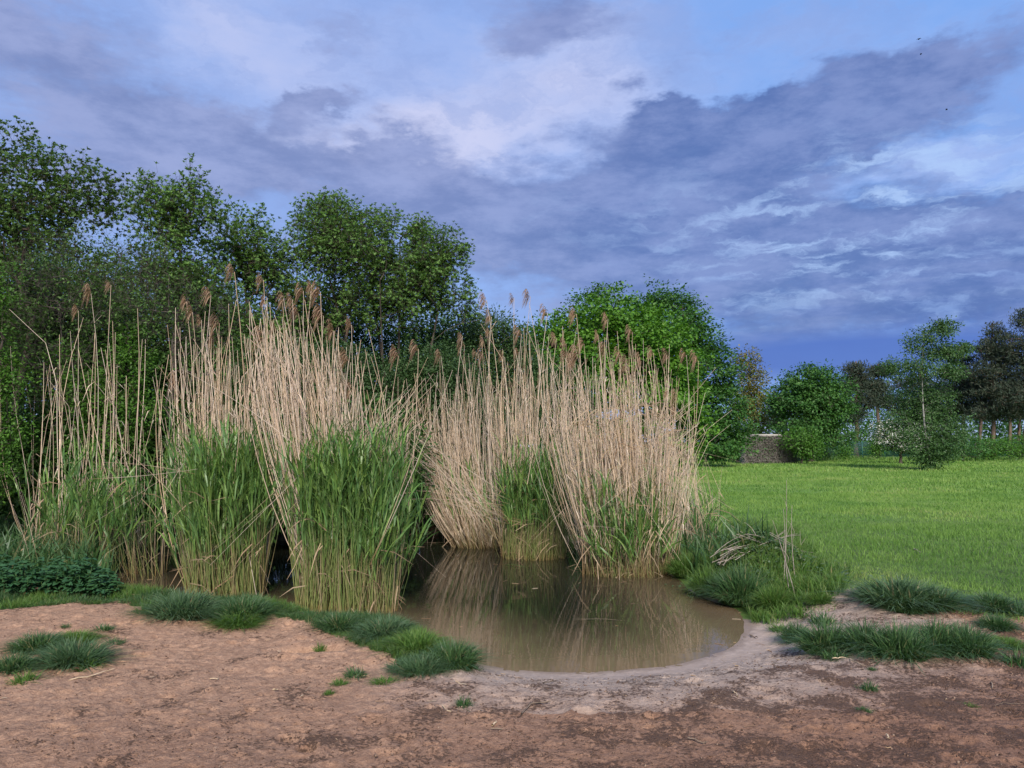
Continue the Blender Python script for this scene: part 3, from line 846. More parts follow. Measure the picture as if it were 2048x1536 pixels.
def trunk_line(base, top, rg, wob=.05, S=9):
    t = np.linspace(0, 1, S)[:, None]; p = base + (top - base) * t
    p[1:-1] += rg.normal(0, wob, (S - 2, 3)) * np.array([1, 1, .2]) * np.linalg.norm(top - base) * .3
    return p


def foliage(pts, outd, rg, per, spread, L, W, mode='spray', ar=.35):
    """leaf geometry round every twig end"""
    g = Geo(); n = len(pts)
    if mode == 'rosette':
        tw = nrm(outd * .5 + np.array([0, 0, .9]) + rg.normal(0, .35, (n, 3)))
        u = nrm(np.cross(tw, np.array([.3, .9, .1]))); v = np.cross(tw, u)
        for s in range(per):
            lvl = (s // 6) * .5 * L * .6; a = s * 2.4 + rg.uniform(0, .6, n); e = rg.uniform(.15, .75, n) if s < 6 else rg.uniform(.5, 1.2, n)
            dr = (np.cos(a)[:, None] * u + np.sin(a)[:, None] * v) * np.cos(e)[:, None] + tw * np.sin(e)[:, None]
            leaves(g, pts - tw * lvl, dr, tw + rg.normal(0, .2, (n, 3)), rg.uniform(.65, 1.1, n) * L, rg.uniform(.75, 1.15, n) * W, .15, rg.uniform(0, 1, n))
        return g
    idx = np.repeat(np.arange(n), per); N = len(idx)
    if mode == 'spray':                      # flattish sprays of leaves that droop outward
        tw = nrm(outd + rg.normal(0, .5, (n, 3)))[idx]
        off = rg.normal(0, 1, (N, 3)) * np.array([1, 1, ar]) * spread
        pos = pts[idx] + off
        dr = nrm(tw * .6 + nrm(off) * .8 + np.array([0, 0, -.25]) + rg.normal(0, .4, (N, 3)))
        nor = nrm(np.array([0, 0, 1.0]) + .55 * outd[idx] + rg.normal(0, .45, (N, 3)))
    elif mode == 'tuft':                     # needle tufts, pointing up and out
        tw = nrm(outd * .6 + np.array([0, 0, .7]))[idx]
        pos = pts[idx] + rg.normal(0, 1, (N, 3)) * np.array([1, 1, ar]) * spread
        dr = nrm(tw + rg.normal(0, .8, (N, 3))); nor = rg.normal(0, 1, (N, 3))
    else:
        off = rg.normal(0, 1, (N, 3)) * spread; pos = pts[idx] + off
        dr = nrm(nrm(off) + np.array([0, 0, .3]) + rg.normal(0, .6, (N, 3))); nor = nrm(np.array([0, 0, .8]) + rg.normal(0, .6, (N, 3)))
    tone = np.clip(rg.uniform(0, 1, n)[idx] * .5 + rg.uniform(0, .5, N), 0, 1)
    leaves(g, pos, dr, nor, rg.uniform(.6, 1.2, N) * L, rg.uniform(.7, 1.2, N) * W, .15, tone)
    return g


def pxl(px, py, rx, ry, Y, dep=1.0, w=1.0, dy=0.0):
    """crown lobe given where it shows and how far off it stands"""
    c = Q(px, py, Y + dy); k = (Y + dy) / F
    return (c[0], c[1], c[2], rx * k, rx * k * dep, ry * k, w)


def tree(name, label, cat, base, lobes, npts, per, L, W, leaf, bark, seed, mode='spray', trunks=None, r_tip=.006, spread=.12, ar=.4,
         shell=.45, rmax=.3, extra=None, group=None, keep=1.0, expo=.5, jit=.1, lift=.12, twigs=0, twig_len=.3, clus=None):
    rg = np.random.default_rng(seed); base = np.asarray(base, float)
    pts, outd = lobe_points(lobes, npts, rg, shell)
    m = pts[:, 2] > base[2] + .05
    if mode == 'rosette': m &= fbm(pts[:, 0] * 1.5 + pts[:, 1] * .8, pts[:, 2] * 1.5, seed * 3, 2) > -.32
    pts, outd = pts[m], outd[m]
    if trunks is None:
        zc = np.average([l[2] for l in lobes], weights=[l[6] * l[3] for l in lobes]); xc = np.average([l[0] for l in lobes]); yc = np.average([l[1] for l in lobes])
        top = np.array([xc, yc, zc]); trunks = [trunk_line(base, top, rg)]
    if clus:
        k_ = int(clus[0]); pts = np.repeat(pts, k_, 0); outd = np.repeat(outd, k_, 0); cpts = pts[::k_].copy()
        pts = pts + rg.normal(0, 1, pts.shape) * np.array([1, 1, .65]) * clus[1]; outd = nrm(outd + .5 * nrm(pts - np.repeat(cpts, k_, 0)))
        order = np.concatenate([np.arange(0, len(pts), k_), np.setdiff1d(np.arange(len(pts)), np.arange(0, len(pts), k_))]); pts, outd = pts[order], outd[order]
    nsk = min(len(pts), 700)
    paths, par = skeleton(trunks, pts[:nsk], rg, jit, lift)
    big, small = wood(paths, par, len(trunks), r_tip, rg, expo, rmax)
    if twigs:
        src = np.repeat(np.arange(len(pts)), twigs); no = nrm(outd[src] * .6 + rg.normal(0, .8, (len(src), 3)) + np.array([0, 0, .25]))
        np_ = pts[src] + no * rg.uniform(.35, 1.0, (len(src), 1)) * twig_len
        mid = (pts[src] + np_) / 2 + rg.normal(0, .03, np_.shape)
        tubes(small, np.stack([pts[src], mid, np_], 1), np.tile(np.array([[.6, .45, .3]]) * r_tip, (len(src), 1)), 3)
        pts = np.concatenate([pts, np_]); outd = np.concatenate([outd, no])
    root = thing(name, label, cat, base, group)
    link('trunk', big.mesh('trunk', MAT[bark], base), root)
    link('branches', small.mesh('branches', MAT[bark], base), root, kind='stuff')
    f = rg.uniform(0, 1, len(pts)) < keep
    if f.any():
        g = foliage(pts[f], outd[f], rg, per, spread, L, W, mode, ar)
        link('crown', g.mesh('crown', MAT[leaf], base), root, kind='stuff')
    if extra: extra(root, base, pts, outd, rg)
    return root


def gbase(px, Y, dz=0.0):
    q = Q(px, HOR, Y); return np.array([q[0], Y, float(H(q[0], Y)[0]) + dz])


def build_left_trees():
    # tall dark tree on the left edge
    Y = 13.5
    tree('broadleaf_tree', 'tall dark tree leaning in from the left picture edge', 'tree', gbase(60, Y),
         [pxl(20, 420, 130, 150, Y), pxl(150, 430, 110, 110, Y), pxl(-120, 400, 150, 220, Y), pxl(30, 300, 60, 50, Y, 1, .6), pxl(215, 400, 40, 60, Y, 1, .6), pxl(110, 350, 60, 50, Y, 1, .7),
          pxl(80, 600, 200, 130, Y, .8), pxl(-80, 700, 140, 200, Y, .8)], 1800, 7, .062, .030, 'mid_leaf', 'dark_bark', 1, 'rosette', r_tip=.0035, shell=.6, rmax=.12, twigs=7, twig_len=.27)
    # light open-crowned young tree
    Y = 15.5
    tree('young_tree', 'slim open-crowned tree with see-through star-shaped leaf tips left of centre', 'tree', gbase(355, Y),
         [pxl(345, 430, 85, 85, Y), pxl(300, 400, 50, 45, Y, 1, .6), pxl(385, 375, 36, 42, Y, 1, .6), pxl(430, 440, 50, 50, Y, 1, .7), pxl(345, 560, 120, 90, Y)],
         760, 7, .072, .030, 'willow_leaf', 'dark_bark', 2, 'rosette', r_tip=.0042, shell=.7, rmax=.08, twigs=5, twig_len=.32)
    Y = 17
    tree('young_tree', 'lower bushy tree in the dip between the open crown and the big rounded one', 'tree', gbase(500, Y),
         [pxl(480, 520, 80, 80, Y), pxl(545, 540, 70, 80, Y), pxl(500, 455, 45, 35, Y, 1, .6), pxl(520, 660, 110, 80, Y), pxl(410, 600, 70, 110, Y)],
         1000, 7, .070, .030, 'willow_leaf', 'dark_bark', 3, 'rosette', r_tip=.0045, shell=.6, rmax=.08, twigs=6, twig_len=.33)
    # the big rounded willow in the middle
    Y = 17.5; b = gbase(790, Y)
    tr = [bez(b, Q(700, 720, Y), Q(650, 520, Y), 9), bez(b, Q(800, 690, Y), Q(800, 480, Y), 9), bez(b + [.1, 0, 0], Q(860, 720, Y), Q(890, 540, Y), 9),
          bez(b + [.1, .1, .6], Q(760, 660, Y + .6), Q(720, 430, Y + .8), 9), bez(b + [0, -.1, .6], Q(760, 690, Y - .8), Q(760, 560, Y - 1.4), 9),
          bez(b + [.1, 0, 1.2], Q(800, 650, Y - .5), Q(960, 640, Y - .4), 9), bez(b + [.0, 0, 1.2], Q(740, 660, Y - .5), Q(610, 640, Y - .4), 9)]
    tree('rounded_tree', 'big rounded willow-like tree with tangled dark limbs behind the reeds', 'tree', b,
         [pxl(650, 480, 85, 85, Y), pxl(760, 520, 150, 90, Y), pxl(860, 540, 80, 80, Y), pxl(650, 415, 45, 30, Y, 1, .6), pxl(730, 445, 60, 30, Y, 1, .6), pxl(820, 465, 60, 30, Y, 1, .6),
          pxl(900, 510, 40, 40, Y, 1, .6), pxl(915, 600, 36, 50, Y, 1, .6), pxl(640, 610, 70, 60, Y), pxl(780, 610, 130, 60, Y, .9, .7)],
         1900, 7, .066, .027, 'willow_leaf', 'dark_bark', 4, 'rosette', trunks=tr, r_tip=.0045, shell=.62, rmax=.09, expo=.45, jit=.16, twigs=8, twig_len=.34)
    Y = 19
    tree('bush', 'grey-green bush filling the gap right of the big rounded tree', 'bush', gbase(960, Y),
         [pxl(960, 660, 70, 45, Y), pxl(1020, 690, 55, 50, Y), pxl(930, 770, 120, 90, Y), pxl(1040, 780, 70, 100, Y)], 2200, 14, .09, .038, 'shrub_leaf', 'dark_bark', 5, 'spray',
         r_tip=.004, spread=.13, ar=.7, rmax=.05)
    # shrubs behind the reeds
    Y = 15.0
    tree('shrub', 'dense small-leaved grey-green shrub behind the middle reeds', 'shrub', gbase(640, Y),
         [pxl(600, 790, 120, 90, Y, .7), pxl(730, 800, 120, 90, Y, .7), pxl(500, 800, 90, 100, Y, .7), pxl(660, 730, 90, 50, Y, .7), pxl(560, 720, 70, 50, Y, .7)],
         3400, 16, .062, .03, 'shrub_leaf', 'dark_bark', 6, 'spray', r_tip=.003, spread=.10, ar=.8, rmax=.04)
    Y = 15.5
    tree('shrub', 'shaded shrub behind the gap between the two reed stands', 'shrub', gbase(840, Y),
         [pxl(830, 830, 90, 100, Y, .7), pxl(870, 750, 100, 70, Y, .7), pxl(930, 860, 110, 90, Y, .7)], 2600, 15, .068, .032, 'shrub_leaf', 'dark_bark', 7, 'spray',
         r_tip=.003, spread=.11, ar=.8, rmax=.04)
    Y = 11.2
    tree('hawthorn_bush', 'fresh bright-leaved hawthorn sprays low at the left picture edge', 'bush', gbase(-60, Y),
         [pxl(10, 760, 50, 60, Y, .8), pxl(-60, 680, 80, 150, Y, .8), pxl(20, 860, 40, 50, Y, .8, .8), pxl(0, 570, 40, 60, Y, .8, .6), pxl(-40, 940, 70, 80, Y)], 620, 16, .055, .034, 'fresh_leaf', 'dark_bark', 8, 'spray',
         r_tip=.003, spread=.09, ar=.5, rmax=.03)
    Y = 12.2
    tree('hawthorn_bush', 'hawthorn with bright leaf sprays between the left reeds and the dark thicket', 'bush', gbase(240, Y),
         [pxl(130, 720, 40, 40, Y, .8, .6), pxl(190, 790, 70, 50, Y, .8), pxl(260, 710, 50, 70, Y, .8), pxl(280, 820, 60, 60, Y, .8), pxl(220, 880, 80, 50, Y, .8)], 620, 16, .055, .034, 'fresh_leaf', 'dark_bark', 9, 'spray',
         r_tip=.003, spread=.09, ar=.5, rmax=.03)
    # dead thicket of bare grey twigs
    Y = 12.3
    for i, (px, lob, lab) in enumerate(((120, [(60, 600, 120, 140), (180, 560, 130, 110), (120, 740, 130, 90)], 'bare grey twiggy thicket in front of the tall left tree'),
                                        (330, [(280, 560, 90, 110), (360, 640, 90, 90), (430, 680, 70, 100)], 'bare dark twiggy bush behind the tall left reeds'))):
        tree('bare_bush', lab, 'bush', gbase(px, Y), [pxl(*l, Y, .7) for l in lob], 600 if i == 0 else 420, 3, .055, .03, 'mid_leaf', 'grey_twig', 20 + i, 'spray',
             r_tip=.0022, rmax=.03, keep=.6, spread=.07, shell=.5, jit=.14, lift=.25, twigs=4, twig_len=.4, expo=.42)
    # the dark thicket that closes the view behind everything
    for i, (px, Y, lob, n, lab) in enumerate(((330, 16.5, [(330, 740, 150, 130), (180, 720, 150, 150), (450, 760, 130, 130)], 3600, 'dark leafy bush closing the thicket behind the left reeds'),
                                              (0, 16., [(0, 740, 150, 160), (-120, 800, 120, 160), (60, 620, 120, 100)], 2600, 'dark leafy bush at the left picture edge behind the bare thicket'),
                                              (600, 20., [(560, 740, 150, 150), (700, 760, 150, 140), (640, 640, 140, 80)], 3400, 'dark bush under the big rounded tree'),
                                              (850, 21., [(830, 770, 130, 130), (960, 800, 120, 120), (880, 690, 100, 70)], 2800, 'dark bush right under the big rounded tree'),
                                              (1080, 23., [(1060, 800, 90, 120), (1130, 820, 90, 100)], 1800, 'dark bush between the reeds and the bright maple'),
                                              (110, 12.7, [(60, 930, 130, 110), (190, 900, 110, 110)], 2600, 'low dark bush right behind the sparse left reeds'),
                                              (380, 13., [(330, 930, 120, 110), (470, 910, 130, 130)], 3200, 'low dark bush behind the tall upright reeds'),
                                              (650, 13.4, [(590, 940, 120, 110), (730, 930, 120, 120)], 2800, 'low dark bush behind the fanning reeds'),
                                              (860, 16.2, [(830, 950, 110, 110), (940, 950, 110, 100)], 1700, 'low dark bush on the far bank behind the bowed reeds'),
                                              (300, 20., [(250, 620, 160, 110), (420, 640, 140, 110), (90, 560, 160, 120)], 2300, 'upper dark thicket between the left trees'))):
        tree('thicket_bush', lab, 'bush', gbase(px, Y), [pxl(*l, Y, .6) for l in lob], n, 13, .105, .055, 'dark_leaf', 'dark_bark', 90 + i, 'spray', r_tip=.004, spread=.17, ar=.7, rmax=.05, shell=.6, group='bushes of the dark thicket')


def build_right_trees():
    Y = 40.
    tree('maple_tree', 'broad round bright-green maple directly behind the right reed stand', 'tree', gbase(1250, Y),
         [pxl(1240, 760, 150, 160, Y), pxl(1180, 690, 90, 80, Y), pxl(1290, 690, 100, 80, Y), pxl(1350, 780, 66, 110, Y), pxl(1120, 740, 70, 110, Y), pxl(1370, 880, 46, 66, Y, .9, .8), pxl(1240, 630, 90, 40, Y, 1, .7),
          pxl(1340, 700, 50, 50, Y, 1, .6), pxl(1090, 690, 50, 50, Y, 1, .6), pxl(1395, 850, 26, 60, Y, .9, .6), pxl(1120, 670, 70, 50, Y, 1, .8), pxl(1070, 760, 60, 100, Y, 1, .8), pxl(1180, 880, 110, 44, Y, .8, .9), pxl(1300, 885, 80, 40, Y, .8, .9)],
         540, 10, .21, .155, 'maple_leaf', 'dark_bark', 31, 'spray', r_tip=.012, spread=.20, ar=.45, shell=.38, rmax=.25, clus=(9, .34))
    Y = 56.
    tree('maple_tree', 'taller darker maple standing behind the bright round one', 'tree', gbase(1340, Y),
         [pxl(1340, 700, 90, 120, Y), pxl(1220, 620, 70, 45, Y, 1, .7), pxl(1345, 610, 52, 38, Y, 1, .8), pxl(1400, 740, 70, 90, Y), pxl(1440, 820, 50, 100, Y), pxl(1395, 660, 30, 40, Y, 1, .6), pxl(1455, 740, 24, 50, Y, 1, .6), pxl(1430, 880, 66, 40, Y)],
         380, 10, .24, .17, 'deep_maple_leaf', 'dark_bark', 32, 'spray', r_tip=.014, spread=.26, ar=.35, shell=.30, rmax=.3, clus=(9, .44))
    Y = 78.
    tree('oak_tree', 'sparse brownish-yellow young oak beside the dark maple', 'tree', gbase(1500, Y),
         [pxl(1500, 800, 40, 70, Y), pxl(1492, 725, 26, 34, Y, 1, .8), pxl(1515, 760, 24, 40, Y, 1, .7), pxl(1520, 840, 30, 30, Y, 1, .8), pxl(1475, 720, 14, 22, Y, 1, .6)],
         650, 8, .26, .17, 'oak_leaf', 'dark_bark', 33, 'spray', r_tip=.012, spread=.32, ar=.6, shell=.5, rmax=.16)
    Y = 72.
    tree('maple_tree', 'single compact round maple in the middle of the far hedge line', 'tree', gbase(1622, Y),
         [pxl(1622, 815, 78, 78, Y), pxl(1615, 765, 50, 40, Y), pxl(1650, 790, 44, 56, Y), pxl(1590, 800, 42, 56, Y), pxl(1622, 870, 82, 30, Y), pxl(1665, 830, 36, 50, Y, 1, .7)],
         300, 9, .27, .19, 'deep_maple_leaf', 'dark_bark', 34, 'spray', r_tip=.016, spread=.28, ar=.35, shell=.28, rmax=.25, clus=(9, .46))
    # pines
    Y = 96.
    gp = 'pines beyond the far fence'
    def pine(label, px, Y, top, lobes, seed, n=420):
        b = gbase(px, Y); rg = np.random.default_rng(seed)
        tree('pine_tree', label, 'pine tree', b, [pxl(*l, Y) for l in lobes], n, 22, .46, .10, 'pine_needle', 'pine_bark', seed, 'tuft',
             trunks=[trunk_line(b, Q(px, top, Y), rg, .02)], r_tip=.022, spread=.42, ar=.30, shell=.5, rmax=.24, group=gp, lift=.02, jit=.08)
    pine('pine just right of the compact round maple', 1712, Y, 722, [(1712, 740, 22, 16), (1702, 775, 24, 18), (1728, 800, 26, 20), (1705, 830, 22, 20), (1716, 760, 20, 20)], 41)
    pine('short-topped pine left of the birch', 1756, Y + 3, 728, [(1756, 745, 20, 12), (1748, 775, 22, 16), (1762, 800, 18, 16), (1775, 745, 14, 8)], 42, 320)
    pine('broad dark pine standing right behind the birch', 1840, Y + 4, 742, [(1830, 770, 50, 20), (1870, 790, 46, 24), (1815, 810, 50, 30), (1880, 830, 40, 26), (1850, 840, 60, 30)], 43, 560)
    pine('pine with layered branches right of the birch', 1925, Y, 708, [(1930, 725, 22, 12), (1915, 750, 34, 14), (1945, 775, 40, 22), (1910, 790, 34, 18), (1935, 815, 44, 20)], 44, 520)
    pine('tall broad-crowned pine before the right edge', 1985, Y - 4, 645, [(1992, 668, 18, 20), (1975, 700, 26, 22), (2000, 720, 40, 30), (1970, 750, 44, 26), (2000, 790, 60, 34), (1985, 825, 50, 20)], 45, 900)
    pine('tallest pine cut by the right picture edge', 2050, Y - 6, 618, [(2050, 640, 26, 26), (2040, 690, 40, 34), (2062, 740, 56, 40), (2050, 800, 60, 44), (2100, 720, 50, 80)], 46, 900)
    pine('slender background pine left of the compact round maple', 1560, Y + 20, 800, [(1560, 815, 20, 14), (1556, 840, 24, 20)], 47, 200)
    for i, px in enumerate((1892, 1958, 2018, 2036)):
        b = gbase(px, 104 + 3 * i); rg = np.random.default_rng(60 + i)
        root = thing('pine_tree', ['thin bare-stemmed pine between birch and layered pine', 'bare-stemmed pine second from the layered pine', 'thin stem in the gap under the tall broad-crowned pine', 'bare-stemmed pine nearest the right edge'][i], 'pine tree', b, 'bare pine stems in the wood')
        g = Geo(); tubes(g, trunk_line(b, Q(px + 3, 770, b[1]), rg, .015)[None], np.linspace(.26, .14, 9)[None], 6); link('trunk', g.mesh('trunk', MAT['pine_bark'], b), root)
        p, o = lobe_points([pxl(px, 775, 30, 22, b[1]), pxl(px + 6, 825, 26, 18, b[1])], 150, rg); link('crown', foliage(p, o, rg, 16, .45, .5, .1, 'tuft', .35).mesh('crown', MAT['pine_needle'], b), root, kind='stuff')
    # birch alone on the meadow
    Y = 49.; b = gbase(1862, Y); rg = np.random.default_rng(51)
    tr = [bez(b, Q(1836, 820, Y), Q(1848, 665, Y), 12)]
    bt = tree('birch_tree', 'lone slender white-barked birch with wind-swept open crown on the meadow', 'birch tree', b,
         [pxl(1860, 680, 42, 32, Y), pxl(1888, 655, 28, 15, Y, 1, 1.8), pxl(1820, 690, 20, 24, Y, 1, .6), pxl(1835, 735, 62, 26, Y), pxl(1895, 708, 40, 15, Y, 1, 2.2), pxl(1922, 695, 22, 10, Y, 1, 2.5), pxl(1900, 740, 36, 22, Y, 1, 1.2), pxl(1785, 735, 28, 18, Y, 1, 1.4),
          pxl(1845, 795, 70, 42, Y, .8, 1, 1.3), pxl(1825, 840, 70, 34, Y, .8, 1, 1.3), pxl(1885, 880, 54, 42, Y), pxl(1860, 905, 44, 34, Y), pxl(1905, 850, 38, 36, Y, 1, .7), pxl(1830, 880, 40, 30, Y, 1, .6)],
         1800, 14, .16, .095, 'birch_leaf', 'birch_bark', 52, 'spray', trunks=tr, r_tip=.004, spread=.18, ar=.6, shell=.55, rmax=.085, lift=-.02, expo=.42)
    rg = np.random.default_rng(53); p, o = lobe_points([pxl(1864, 922, 28, 20, Y)], 130, rg)
    link('basal_shoots', foliage(p, o, rg, 7, .12, .17, .09).mesh('basal_shoots', MAT['birch_leaf'], b), bt, kind='stuff')
    # blossoming hawthorn
    Y = 66.
    def bloom(root, base, pts, outd, rg):
        m = (outd[:, 2] > -.2) & (outd[:, 1] < .4)
        g = foliage(pts[m] + outd[m] * .05, outd[m], rg, 9, .22, .13, .12, 'spray', .3)
        link('blossom', g.mesh('blossom', MAT['blossom'], base), root, kind='stuff')
    tree('hawthorn_tree', 'spreading hawthorn covered in white blossom left of the birch', 'tree', gbase(1800, Y),
         [pxl(1775, 855, 26, 16, Y), pxl(1800, 870, 48, 22, Y), pxl(1820, 895, 44, 14, Y), pxl(1785, 885, 36, 18, Y), pxl(1835, 860, 30, 20, Y, 1, .5)], 620, 8, .16, .09, 'dark_leaf', 'dark_bark', 55, 'spray', spread=.25, ar=.3, extra=bloom, r_tip=.01, rmax=.12, shell=.35)
    # shrubs along the fence
    sh = [(1602, 64, [(1600, 880, 34, 26), (1618, 900, 30, 16)], 'fresh_leaf', 'light green shrub right beside the overgrown hut'),
          (1640, 78, [(1645, 900, 22, 16), (1632, 912, 26, 8)], 'shrub_leaf', 'dull green shrub below the compact round maple'),
          (1690, 80, [(1688, 897, 16, 20), (1680, 914, 16, 8)], 'fresh_leaf', 'small light shrub in front of the green fence'),
          (1752, 82, [(1752, 895, 14, 18)], 'fresh_leaf', 'narrow shrub between fence post and white hawthorn'),
          (1925, 74, [(1915, 880, 44, 30), (1945, 895, 46, 20), (1900, 900, 36, 20)], 'deep_maple_leaf', 'wide dark shrub right of the birch'),
          (1985, 78, [(1985, 893, 38, 14), (1975, 910, 20, 8)], 'fresh_leaf', 'low bright flat-topped shrub under the tall pine'),
          (2035, 80, [(2040, 890, 30, 22), (2030, 905, 20, 12), (2090, 890, 40, 26)], 'fresh_leaf', 'light shrub cut by the right picture edge'),
          (1475, 70, [(1480, 895, 26, 26), (1460, 880, 30, 30), (1490, 860, 24, 20)], 'deep_maple_leaf', 'dark shrub between the dark maple and the hut'),
          (1745, 92, [(1720, 880, 30, 30), (1790, 870, 50, 30)], 'dark_leaf', 'dark bush behind the green fence')]
    for i, (px, Y, lob, mat, lab) in enumerate(sh):
        tree('shrub', lab, 'shrub', gbase(px, Y), [pxl(*l, Y) for l in lob], 330 if lob[0][2] > 25 else 150, 10, .2, .12, mat, 'dark_bark', 70 + i, 'spray', spread=.3, ar=.6, r_tip=.01, rmax=.09, group='shrubs along the far fence')
    # far wood reading as one mass
    rg = np.random.default_rng(80); n = 3400
    az = rg.uniform(1380, 2300, n); Yd = rg.uniform(112, 128, n)
    pts = np.array([Q(a, HOR, y) for a, y in zip(az, Yd)])
    top = 5.5 + 3.5 * vnoise(pts[:, 0] * .12, 0 * pts[:, 0], 3)
    pts[:, 2] = rg.uniform(0, 1, n) ** 1.7 * top * 1.9
    g = foliage(pts, nrm(rg.normal(0, 1, (n, 3))), rg, 13, .6, .5, .3, 'spray', .6)
    o = link('far_woods', g.mesh('far_woods', MAT['deep_maple_leaf']), kind='stuff'); tag(o, 'low dark wood beyond the fence', 'woods')


build_left_trees()
build_right_trees()

# ------------------------------------------------------------------ reeds
def unit_canes(rg, nvar, r=.0019, bow=.045, kink=.0):
    out = []
    for v in range(nvar):
        S = 7; t = np.linspace(0, 1, S)
        b = rg.uniform(.3, 1.3) * bow
        x = b * 4 * t * (1 - t) * .6 + kink * np.maximum(0, t - .75) ** 1.3 * 3
        y = rg.normal(0, .012) * np.sin(t * 6.28)
        z = t - .5 * kink * np.maximum(0, t - .8)
        g = Geo(); Pt = np.stack([x, y, z], 1)[None]
        R = (r * (1 - .6 * t) * rg.uniform(.8, 1.25))[None]
        tubes(g, Pt, R, 4, np.array([rg.uniform(0, 1)]))
        # clasping sheath scraps
        for k in range(rg.integers(1, 5)):
            s = rg.uniform(.15, .9); p0 = np.array([np.interp(s, t, x), 0, np.interp(s, t, z)])
            L = rg.uniform(.03, .12); a = rg.uniform(0, 6.28); d = np.array([math.cos(a) * .6, math.sin(a) * .6, rg.uniform(-.4, .9)])
            q = np.stack([p0, p0 + d * L * .5, p0 + d * L + [0, 0, -.4 * L]])[None]
            ribbons(g, q, nrm(np.cross(d, [0, 0, 1.0]))[None], np.array([[.004, .0035, .0006]]), np.array([rg.uniform(0, 1)]))
        out.append((g, Pt[0, -1]))
    return out


def unit_leaf(rg, L=.26, w=.0118, S=7):
    e0 = rg.uniform(.10, .46); dr = rg.uniform(.7, 2.1)
    t = np.linspace(0, 1, S); ang = e0 + dr * t ** 1.5
    x = np.concatenate([[0], np.cumsum(np.sin(ang[:-1]) * L / (S - 1))]); z = np.concatenate([[0], np.cumsum(np.cos(ang[:-1]) * L / (S - 1))])
    tw = rg.uniform(-.4, .4)
    Pt = np.stack([x, tw * .1 * L * t ** 2, z], 1)[None]
    W = w * np.array([.55, 1, 1.05, .95, .75, .45, .06])[None]
    g = Geo()
    ribbons(g, Pt, nrm(np.array([[.15, 1, .2 * tw]])), W, np.array([rg.uniform(0, 1)]))
    return g


def unit_plume(rg, L=.26):
    g = Geo(); n = 46; S = 5; t = np.linspace(0, 1, S)[None]
    s = rg.uniform(0, 1, n); base = np.stack([-.28 * s ** 2, 0 * s, s * .75], 1) * L
    a = math.pi + rg.normal(0, .5, n)                        # hangs to the lee side
    l = L * rg.uniform(.35, .75, n) * (1.05 - .45 * s)
    el = rg.uniform(.25, 1.0, n)
    Pt = np.zeros((n, S, 3))
    Pt[..., 0] = base[:, :1] + (np.cos(a) * np.cos(el) * l)[:, None] * t
    Pt[..., 1] = base[:, 1:2] + (np.sin(a) * np.cos(el) * l * .7)[:, None] * t
    Pt[..., 2] = base[:, 2:3] + (np.sin(el) * l)[:, None] * t - (l * rg.uniform(1.0, 2.0, n))[:, None] * t ** 2.0
    W = np.array([[.003, .007, .010, .008, .002]]) * np.ones((n, 1))
    an = rg.uniform(0, math.pi, n); ribbons(g, Pt, nrm(np.stack([np.cos(an), np.sin(an), rg.normal(0, .5, n)], 1)), W, rg.uniform(0, 1, n))
    return g


RG = np.random.default_rng(77)
CANES = unit_canes(RG, 20) ; BENT = unit_canes(RG, 6, .0019, .08, .35); LEAN = unit_canes(RG, 10, .0019, .12)


def broken_canes(rg, nvar, r=.0019):
    out = []
    for v in range(nvar):
        s = rg.uniform(.5, .85); a = rg.uniform(1.7, 2.9); b = rg.uniform(-.04, .04)
        t = np.array([0, .25 * s, .5 * s, .75 * s, .96 * s, s, s + (1 - s) * .4, 1.0])
        x = b * 4 * t * (1.2 - t); z = t.copy(); top = t > s
        x[top] = x[5] + (t[top] - s) * math.sin(a) * 1.2; z[top] = z[5] + (t[top] - s) * math.cos(a) * 1.2
        g = Geo(); Pt = np.stack([x, 0 * x, z], 1)[None]; tubes(g, Pt, (r * (1 - .5 * t) * rg.uniform(.85, 1.25))[None], 4, np.array([rg.uniform(0, 1)]))
        out.append((g, Pt[0, 5]))
    return out


BROKEN = broken_canes(RG, 10)
ALLC = CANES + BENT + LEAN + BROKEN
CANE_ARR = [c[0].arrays() for c in ALLC]
CANE_ME = [c[0].mesh('dry_cane', MAT['dry_cane']) for c in ALLC]
LEAFS = [unit_leaf(RG) for _ in range(10)]; LEAF_ARR = [l.arrays() for l in LEAFS]; LEAF_ME = [l.mesh('leaf', MAT['reed_leaf']) for l in LEAFS]
PLUMES = [unit_plume(RG).mesh('plume', MAT['plume']) for _ in range(6)]


def unit_shoot(rg, nl=7, lo=.45):
    """stem mesh plus the placing of its leaves"""
    S = 6; t = np.linspace(0, 1, S); x = rg.uniform(-.03, .03) * 4 * t * (1 - t)
    g = Geo(); Pt = np.stack([x, 0 * t, t * .96], 1)[None]
    tubes(g, Pt, (.0026 * (1 - .55 * t))[None], 4, np.array([rg.uniform(0, 1)]))
    pl = []; a = rg.uniform(0, 6.28)
    for k in range(nl):
        z = lo + (.97 - lo) * (k / max(nl - 1, 1)) ** .9 + rg.uniform(-.02, .02); a += math.pi + rg.normal(0, .5)
        aa = a * .6 + (-.3) * .4
        pl.append((int(rg.integers(0, 10)), float(np.interp(z, t * .96, x)), z, aa, rg.uniform(.7, 1.15) * (1.05 - .35 * abs(k / nl - .55))))
    return g, pl


SHOOTS = [unit_shoot(RG, int(RG.integers(4, 8)), RG.uniform(.50, .74)) for _ in range(10)]
SHOOT_ARR = [s[0].arrays() for s in SHOOTS]; SHOOT_ME = [s[0].mesh('green_shoot', MAT['green_stem']) for s in SHOOTS]


def frame_to(base, tip, yaw):
    z = tip - base; L = np.linalg.norm(z); z = z / L
    xr = np.array([math.cos(yaw), math.sin(yaw), 0]); x = xr - z * xr.dot(z); x = x / np.linalg.norm(x); y = np.cross(z, x)
    return np.stack([x, y, z], 1) * L, L


